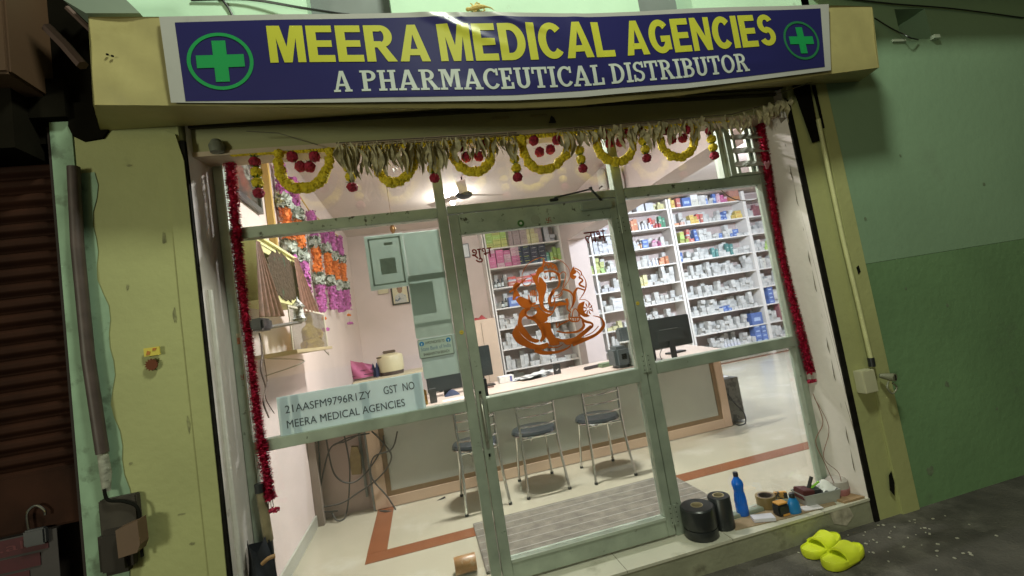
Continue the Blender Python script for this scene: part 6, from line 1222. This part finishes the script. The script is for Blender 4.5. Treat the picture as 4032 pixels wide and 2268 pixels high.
for k in range(150):
    f = k/149; u = 585+(1840-585)*f; v = interp([(585, 388), (1040, 366), (1300, 347), (1600, 322), (1840, 302)], u)
    random.random(); addball(b, PY(u, v, YT+.01), .012)
part('flowers', b, Mmy, tr)
# dried mango leaves
Mdry = mat('dried_mango_leaf', (.49, .44, .27), .7, var=.35, scale=30, c2=(.20, .17, .10), thr=.5, soft=.2, sscale=25)
ltab = [(840, 358), (1040, 350), (1300, 333), (1600, 308), (1840, 285), (1985, 243)]
for side, LV in (('left', [(845, 1110, 68, 55, 112), (1110, 1300, 30, 40, 88)]), ('right', [(1400, 1545, 24, 40, 88), (1545, 1760, 30, 45, 98), (1760, 1985, 28, 34, 84)])):
    pm = PY(1070 if side == 'left' else 1700, 350 if side == 'left' else 300, YT-.03)
    lg = thing('leaf_garland', f'row of curled dried mango leaves along the {side} part of the lintel', 'leaf garland', tuple(pm), 'dried leaf garlands')
    for u0, u1, n, l0, l1 in LV:
        for k in range(n):
            u = u0+(u1-u0)*(k+random.uniform(.1, .9))/n; v = interp(ltab, u)+random.uniform(0, 12); p = PY(u, v, YT-.035+random.uniform(-.02, .012)); L = random.uniform(l0, l1)*.00175; wd = random.uniform(.010, .021)
            ph = random.random()*6; tw = random.uniform(-3, 3); sway = random.uniform(-.03, .03); wv = random.uniform(.004, .012); b = MB()
            def lf(s, t, p=p, L=L, wd=wd, ph=ph, tw=tw, sway=sway, wv=wv):
                ww = wd*(min(1, t*2.2+.15)*(1-max(0, t-.45)/.55)**.6+.03)*(1+.18*math.sin(t*14+ph)); a = ph+tw*t; x = (s-.5)*2*ww
                return (p.x+x*math.cos(a)+sway*t*t+wv*math.sin(t*6+ph), p.y+x*math.sin(a)-.4*abs(x)+wv*math.sin(t*5+ph*2), p.z-L*t)
            b.grid(lf, 2, 11); part('leaf', b, Mdry, lg, True)
    b = MB(); b.tube([PY(845, 360, YT-.03), PY(1300, 334, YT-.03)] if side == 'left' else [PY(1400, 326, YT-.03), PY(1600, 308, YT-.03), PY(1840, 288, YT-.03), PY(1990, 245, YT-.03)], .003, 5); part('string', b, MATS['brown_wire'], lg)

# ================================================================== THINGS ON THE STEP
c = PZ(1772, 1350, 0); Mbt = mat('black_tape', (.020, .023, .025), .35, var=.1, scale=5, stretch=(1, 1, 12))
t = thing('black_roll', 'fat roll of black tape with a second roll under it, in front on the step', 'tape roll', (c.x, c.y+.02, 0.0), local=True); t.scale = (1.16, 1.16, 1.16)
for z0, r, nm, oy in ((0.0005, .078, 'lower_roll', 0), (.047, .079, 'upper_roll', .003)):
    b = MB(); b.lathe([(.028, z0), (r-.003, z0), (r, z0+.004), (r, z0+(.044 if z0 < .01 else .088)), (r-.006, z0+(.046 if z0 < .01 else .094)), (.028, z0+(.046 if z0 < .01 else .094)), (.028, z0+.001)], 36); b.f = b.f[:-2]; q = part(nm, b, Mbt, t, True)
b = MB(); b.lathe([(.025, .048), (.0285, .048), (.0285, .143), (.025, .143), (.025, .05)], 28); b.f = b.f[:-2]; part('cardboard_core', b, mat('card_core', (.36, .30, .18), .8), t, True)
c = PZ(1826, 1328, 0); t = thing('black_roll', 'slimmer tall roll of black tape standing behind the fat one on the step', 'tape roll', (c.x, c.y+.015, 0), local=True); t.scale = (1.14, 1.14, 1.14)
b = MB(); b.lathe([(.026, .0005), (.050, .0005), (.053, .004), (.053, .15), (.050, .154), (.026, .154), (.026, .002)], 32); b.f = b.f[:-2]; part('tape', b, Mbt, t, True)
b = MB(); b.lathe([(.022, .001), (.0265, .001), (.0265, .157), (.022, .157), (.022, .003)], 24); b.f = b.f[:-2]; part('cardboard_core', b, MATS['card_core'], t, True)
b = MB(); b.prism([(1.30, -.135), (1.62, -.165), (1.95, -.17), (2.0, -.05), (1.60, -.035), (1.34, -.04)], .0006, .004, axis='Z'); single('cardboard_sheet', b, mat('brown_cardboard', (.30, .215, .13), .8, var=.12, scale=9), 'flat brown cardboard sheet on the step under the bottles', 'cardboard')
ZB = .0046
c = PZ(1873, 1298, 0); t = thing('blue_bottle', 'tall bright blue ribbed squeeze bottle on the cardboard', 'bottle', (c.x, c.y+.01, ZB), local=True)
b = MB(); b.lathe([(0, 0), (.031, 0), (.034, .006), (.034, .055), (.0325, .06), (.034, .066), (.031, .10), (.026, .13), (.029, .155), (.033, .175), (.031, .19), (.016, .212), (.0125, .222), (0, .222)], 28); part('body', b, mat('bright_blue_plastic', (.008, .13, .62), .25, var=.05), t, True)
b = MB()
for k in range(18):
    a = k*.349; b.tube([(.0325*math.cos(a), .0325*math.sin(a), .075), (.0295*math.cos(a+.15), .0295*math.sin(a+.15), .105), (.0262*math.cos(a+.25), .0262*math.sin(a+.25), .13)], .0022, 5)
part('rib', b, MATS['bright_blue_plastic'], t, True)
b = MB(); b.lathe([(0, .2225), (.0145, .2225), (.0145, .243), (.012, .246), (0, .246)], 20); part('cap', b, mat('dark_navy_cap', (.01, .01, .025), .4), t, True)
c = PZ(1935, 1278, 0); t = thing('brown_tape_roll', 'roll of brown packing tape standing on the cardboard right of the blue bottle', 'tape roll', (c.x, c.y+.015, ZB), local=True); t.scale = (1.2, 1.2, 1.2)
b = MB(); b.lathe([(.034, 0), (.045, 0), (.046, .003), (.046, .052), (.045, .055), (.034, .055), (.034, .001)], 32); b.f = b.f[:-2]; part('tape', b, mat('brown_tape', (.20, .14, .055), .3), t, True)
b = MB(); b.lathe([(.029, .0005), (.0345, .0005), (.0345, .0555), (.029, .0555), (.029, .002)], 28); b.f = b.f[:-2]; part('core', b, MATS['dark_brown_plastic'], t, True)
c = PZ(1925, 1312, 0); M_ = Matrix.Translation((c.x, c.y+.01, ZB)) @ Matrix.Rotation(R(-20), 4, 'Z'); b = MB(); b.bbox(-.058, .058, -.026, .036, 0, .02, .002, M_); single('white_packet', b, mat('lavender_white_card', (.62, .60, .68), .6, var=.04), 'small white flat box at the front edge of the step', 'box')
c = PZ(1972, 1297, 0); t = thing('black_tin', 'small black and orange box with ragged sides on the cardboard', 'box', (c.x, c.y+.01, ZB), local=True); t.scale = (1.3, 1.3, 1.3)
b = MB(); b.bbox(-.03, .026, -.022, .022, 0, .048, .006); part('body', b, M_black, t)
Mog = mat('orange_card', (.62, .30, .06), .6)
b = MB(); b.box(-.025, .022, -.018, .018, .0485, .054); b.box(-.014, .02, -.0245, -.0225, .001, .009); part('orange_lid', b, Mog, t)
c = PZ(1967, 1262, 0); M_ = Matrix.Translation((c.x, c.y, ZB)) @ Matrix.Rotation(R(-25), 4, 'Z'); b = MB(); b.bbox(-.035, .035, -.012, .012, 0, .055, .003, M_); o = single('orange_carton', b, mat('orange_black_carton', (.62, .32, .07), .6, c2=(.03, .03, .03), thr=.48, soft=.03, sscale=22), 'upright orange and black carton behind the brown tape roll', 'carton')
c = PZ(2005, 1293, 0); t = thing('blue_flask', 'small sky blue flask with black cap at the edge of the step', 'bottle', (c.x, c.y+.012, ZB), local=True, rz=R(-8)); t.scale = (1.18, 1.18, 1.18)
b = MB(); b.lathe([(0, 0), (.030, 0), (.032, .006), (.028, .045), (.018, .066), (.011, .072), (0, .072)], 24, sx=1.0, sy=.65); part('body', b, mat('sky_blue_plastic', (.015, .19, .50), .3), t, True)
b = MB(); b.lathe([(0, .0725), (.013, .0725), (.014, .088), (.011, .092), (0, .092)], 16); part('cap', b, M_black, t, True)
c = PZ(2044, 1280, 0); M_ = Matrix.Translation((c.x, c.y, ZB)) @ Matrix.Rotation(R(-12), 4, 'Z'); b = MB(); b.bbox(-.06, .05, -.026, .03, 0, .005, .0015, M_); single('business_card', b, mat('pale_card', (.62, .58, .60), .6), 'pale printed card lying at the edge of the step right of the blue flask', 'card')
# plastic tub with things
c = PZ(2050, 1258, 0); c = Vector((1.905, -.085, 0))
tub = thing('plastic_tub', 'clear plastic tub full of odds and ends at the right end of the step', 'tub', (c.x, c.y, ZB), local=True, rz=R(-6))
b = MB(); a0, a1 = (.10, .05), (.115, .06)
def tubw(x0, x1, y0, y1, X0_, X1_, Y0_, Y1_): pass
vs = []
for (sx, sy, z) in ((a0[0], a0[1], 0), (a1[0], a1[1], .065), (a1[0]-.004, a1[1]-.004, .065), (a0[0]-.004, a0[1]-.004, .004)):
    vs += [(-sx, -sy, z), (sx, -sy, z), (sx, sy, z), (-sx, sy, z)]
b.add(vs, [(3, 2, 1, 0), (12, 13, 14, 15)]+[(k*4+i, k*4+(i+1) % 4, (k+1)*4+(i+1) % 4, (k+1)*4+i) for k in range(3) for i in range(4)]); part('wall', b, mat('milky_plastic', (.36, .37, .35), .25), tub)
def inside(name, label, cat, mb, m, sm=False):
    mb.v = [tuple(Matrix.Translation((c.x, c.y, ZB)) @ Matrix.Rotation(R(-6), 4, 'Z') @ Vector(v)) for v in mb.v]; return single(name, mb, m, label, cat, smooth=sm)
b = MB(); b.bbox(-.12, -.045, -.045, .04, .02, .075, .004, Matrix.Rotation(R(8), 4, 'Y')); inside('maroon_box', 'open maroon box in the left of the plastic tub', 'box', b, mat('maroon_card', (.09, .02, .02), .6))
b = MB(); b.bbox(-.05, .02, -.05, .03, .03, .078, .006, Matrix.Rotation(R(-12), 4, 'Z')); inside('black_pouch', 'black pouch in the middle of the plastic tub', 'pouch', b, M_black)
b = MB(); b.tube([(-.05, 0, .06), (.0, .01, .135)], .010, 10); inside('torch', 'grey metal torch sticking up out of the plastic tub', 'torch', b, mat('dark_metal', (.07, .07, .07), .3, metal=.6), True)
b = MB(); b.bbox(-.005, .075, -.005, .005, .075, .085, .002, Matrix.Rotation(R(-25), 4, 'Y')); inside('green_knife', 'lime green cutter across the plastic tub', 'cutter', b, mat('lime_plastic', (.28, .62, .06), .4))
b = MB(); b.grid(lambda s, t: (.02+.10*s, -.04+.09*t, .055+.045*math.sin(math.pi*s)*math.sin(math.pi*t)+.01*math.sin(9*s+7*t)), 12, 10); inside('crumpled_paper', 'crumpled white paper in the right of the plastic tub', 'paper', b, MATS['white_paper'], True)
p = Vector((2.065, -.085, 0)); b = MB(); b.lathe([(0, 0), (.045, 0), (.055, .01), (.06, .045), (0, .045)], 24, Matrix.Translation((p.x, p.y, ZB))); pk = thing('pink_pot', 'round pot, pink below and frosted above, against the right side wall on the step', 'pot', (p.x, p.y, ZB)); part('pink_bowl', b, mat('dusty_pink_plastic', (.45, .20, .22), .5), pk, True)
b = MB(); b.lathe([(0, .0455), (.058, .0455), (.056, .085), (.04, .10), (0, .102)], 24, Matrix.Translation((p.x, p.y, ZB))); part('frosted_lid', b, mat('frosted_plastic', (.42, .38, .35), .6), pk, True)
b = MB(); b.prism([(1.99, -.185), (2.13, -.19), (2.10, -.10), (1.98, -.13)], .0006, .012, axis='Z'); single('wood_offcut', b, mat('tan_wood', (.34, .22, .12), .7, var=.15), 'flat tan wooden offcut at the right end of the step', 'board')
b = MB(); b.tube(smoothpath([PY(2045, 990, -.08), PY(2070, 1060, -.10), PY(2052, 1110, -.09), PY(2075, 1165, -.11), PY(2098, 1215, -.12)]), .0022, 5); b.tube(smoothpath([PY(2048, 1000, -.08), PY(2085, 1075, -.12), PY(2072, 1150, -.12), PY(2110, 1190, -.13), PY(2118, 1232, -.13)]), .0018, 5); single('loose_wires', b, mat('red_brown_wire', (.20, .08, .05), .6), 'thin loose wires dangling down the right side wall', 'wires', smooth=True)
# black bag and broom handle at the left end of the step
b = MB(); a = PY(668, 1395, -.13)
b.grid(lambda s, t: (-1.135+(.135-.045*t+.01*math.sin(t*11))*s+.006*math.sin(t*9), -.11-.05*math.sin(math.pi*s)+.012*math.sin(s*12+t*7), .53*t+.03*math.sin(s*7)*t), 16, 18); b.grid(lambda s, t: (-1.135+(.135-.045*t)*s, -.08, .52*t), 3, 3); bg_ = thing('black_bag', 'black cloth bag with tan handle slumped at the left end of the glass front', 'bag', (-1.08, -.13, 0)); part('body', b, mat('black_cloth', (.014, .016, .022), .8, var=.4, scale=15), bg_, True)
b = MB(); b.tube(smoothpath([PY(660, 1418, -.20), PY(675, 1405, -.21), PY(692, 1398, -.20)]), .009, 7); part('handle', b, mat('tan_leather', (.35, .20, .09), .6), bg_, True)
b = MB(); b.tube([PY(676, 1360, -.06), PY(656, 1238, -.06)], .021, 14); hb = thing('wrapped_pole', 'short black-capped pole wrapped in brownish film in the left corner', 'pole', (-1.1, -.06, 0)); part('film_wrap', b, mat('brownish_film', (.24, .20, .12), .25, var=.3, scale=14), hb, True)
b = MB(); b.tube([PY(656, 1238, -.06), PY(653, 1216, -.06)], .024, 14); b.tube([(-1.06, -.06, .001), PY(676, 1360, -.06)], .018, 10); part('cap', b, M_black, hb, True)

# slippers
Mslip = mat('neon_yellow_foam', (.70, .78, .03), .6, var=.05, bump=.1)
def slipper():
    t = thing('slipper', 'neon yellow-green slide slipper behind the other, nearer the step', 'slipper', (0, 0, 0), local=True)
    n = 28; L = .275
    def hw(q): q = min(1, max(0, q)); return .053*(1-abs(2*q-1)**4)**.5*(.86+.22*q)
    rings = []
    for k, z in ((.86, 0.0), (1.0, .008), (1.03, .022), (1.0, .036), (.90, .041), (.80, .034)):
        top = [(-L/2*(.97+.03*k)+L*(.97+.03*k)*i/n, hw(i/n)*k, z+.012*max(0, .3-i/n)*2+.010*max(0, i/n-.75)*2) for i in range(n+1)]
        bot = [(x, -y, zz) for x, y, zz in reversed(top[1:-1])]; rings.append(top+bot)
    m = len(rings[0]); vs = sum(rings, []); K = len(rings); b = MB()
    b.add(vs, [tuple(range(m-1, -1, -1)), tuple(range((K-1)*m, K*m))]+[(k*m+i, k*m+(i+1) % m, (k+1)*m+(i+1) % m, (k+1)*m+i) for k in range(K-1) for i in range(m)]); part('sole', b, Mslip, t, True)
    b = MB(); nu, nv = 22, 10; vs = []
    for layer in (0, .009):
        for j in range(nv+1):
            for i in range(nu+1):
                a = math.pi*i/nu; tt = j/nv; up = math.sin(a); x = -.034+.074*tt-.024*up*(1-tt)-.002*up*tt; w_ = .058-.002*tt; hh = .076-.010*tt-.009*math.sin(math.pi*tt)
                vs.append((x, (w_-layer)*math.cos(a), .018+(hh-.010-layer)*up**.72))
    m = (nu+1)*(nv+1); fs = []
    for j in range(nv):
        for i in range(nu): q = j*(nu+1)+i; fs += [(q, q+1, q+nu+2, q+nu+1), (m+q+nu+1, m+q+nu+2, m+q+1, m+q)]
    for i in range(nu): fs += [(i+1, i, m+i, m+i+1), (nv*(nu+1)+i, nv*(nu+1)+i+1, m+nv*(nu+1)+i+1, m+nv*(nu+1)+i)]
    b.add(vs, fs); part('strap', b, Mslip, t, True); return t
sl = slipper(); sl['group'] = 'pair of neon slippers'
sl.location = (1.690, -.290, -.134); sl.rotation_euler.z = R(192)
dup(sl, (1.690, -.415, -.134), R(190), 'neon yellow-green slide slipper in front, nearer the camera')
# pebbles and litter near the step
b = MB(); random.seed(21)
for k in range(48):
    x = random.gauss(2.12, .22); y = random.uniform(-.65, -.24); r = random.uniform(.0015, .0045)
    M_ = Matrix.Translation((x, y, -.1335)) @ Matrix.Rotation(random.random()*6, 4, 'Z'); b.box(-r*1.6, r*1.6, -r, r, 0, r, M_)
tag(link('gravel', b.mesh('gravel', mat('pale_grit', (.42, .40, .32), .8))), 'pale grit scattered on the ground near the slippers', 'grit', kind='stuff')
b = MB(); c = PZ(1585, 1443, -.134); b.prism([(c.x-.03, c.y-.03), (c.x+.03, c.y-.02), (c.x+.025, c.y+.03), (c.x-.02, c.y+.02)], -.134, -.095, axis='Z'); single('brick_piece', b, mat('brown_brick', (.11, .06, .05), .8), 'broken brick piece on the ground against the step', 'brick')
# cable loop inside the top of the right pane
b = MB(); b.tube(smoothpath([PY(1815, 478, .15), PY(1830, 492, .15), PY(1855, 503, .15), PY(1885, 505, .15), PY(1905, 500, .15), PY(1918, 480, .15), PY(1925, 470, .15)]), .0035, 6); single('pane_cable', b, MATS['brown_wire'], 'dark cable sagging just inside the top corner of the right pane', 'cable', smooth=True)
for o in bpy.data.objects:
    if '_local' in o: del o['_local']
scn.cycles.max_bounces = 8; scn.cycles.transparent_max_bounces = 16
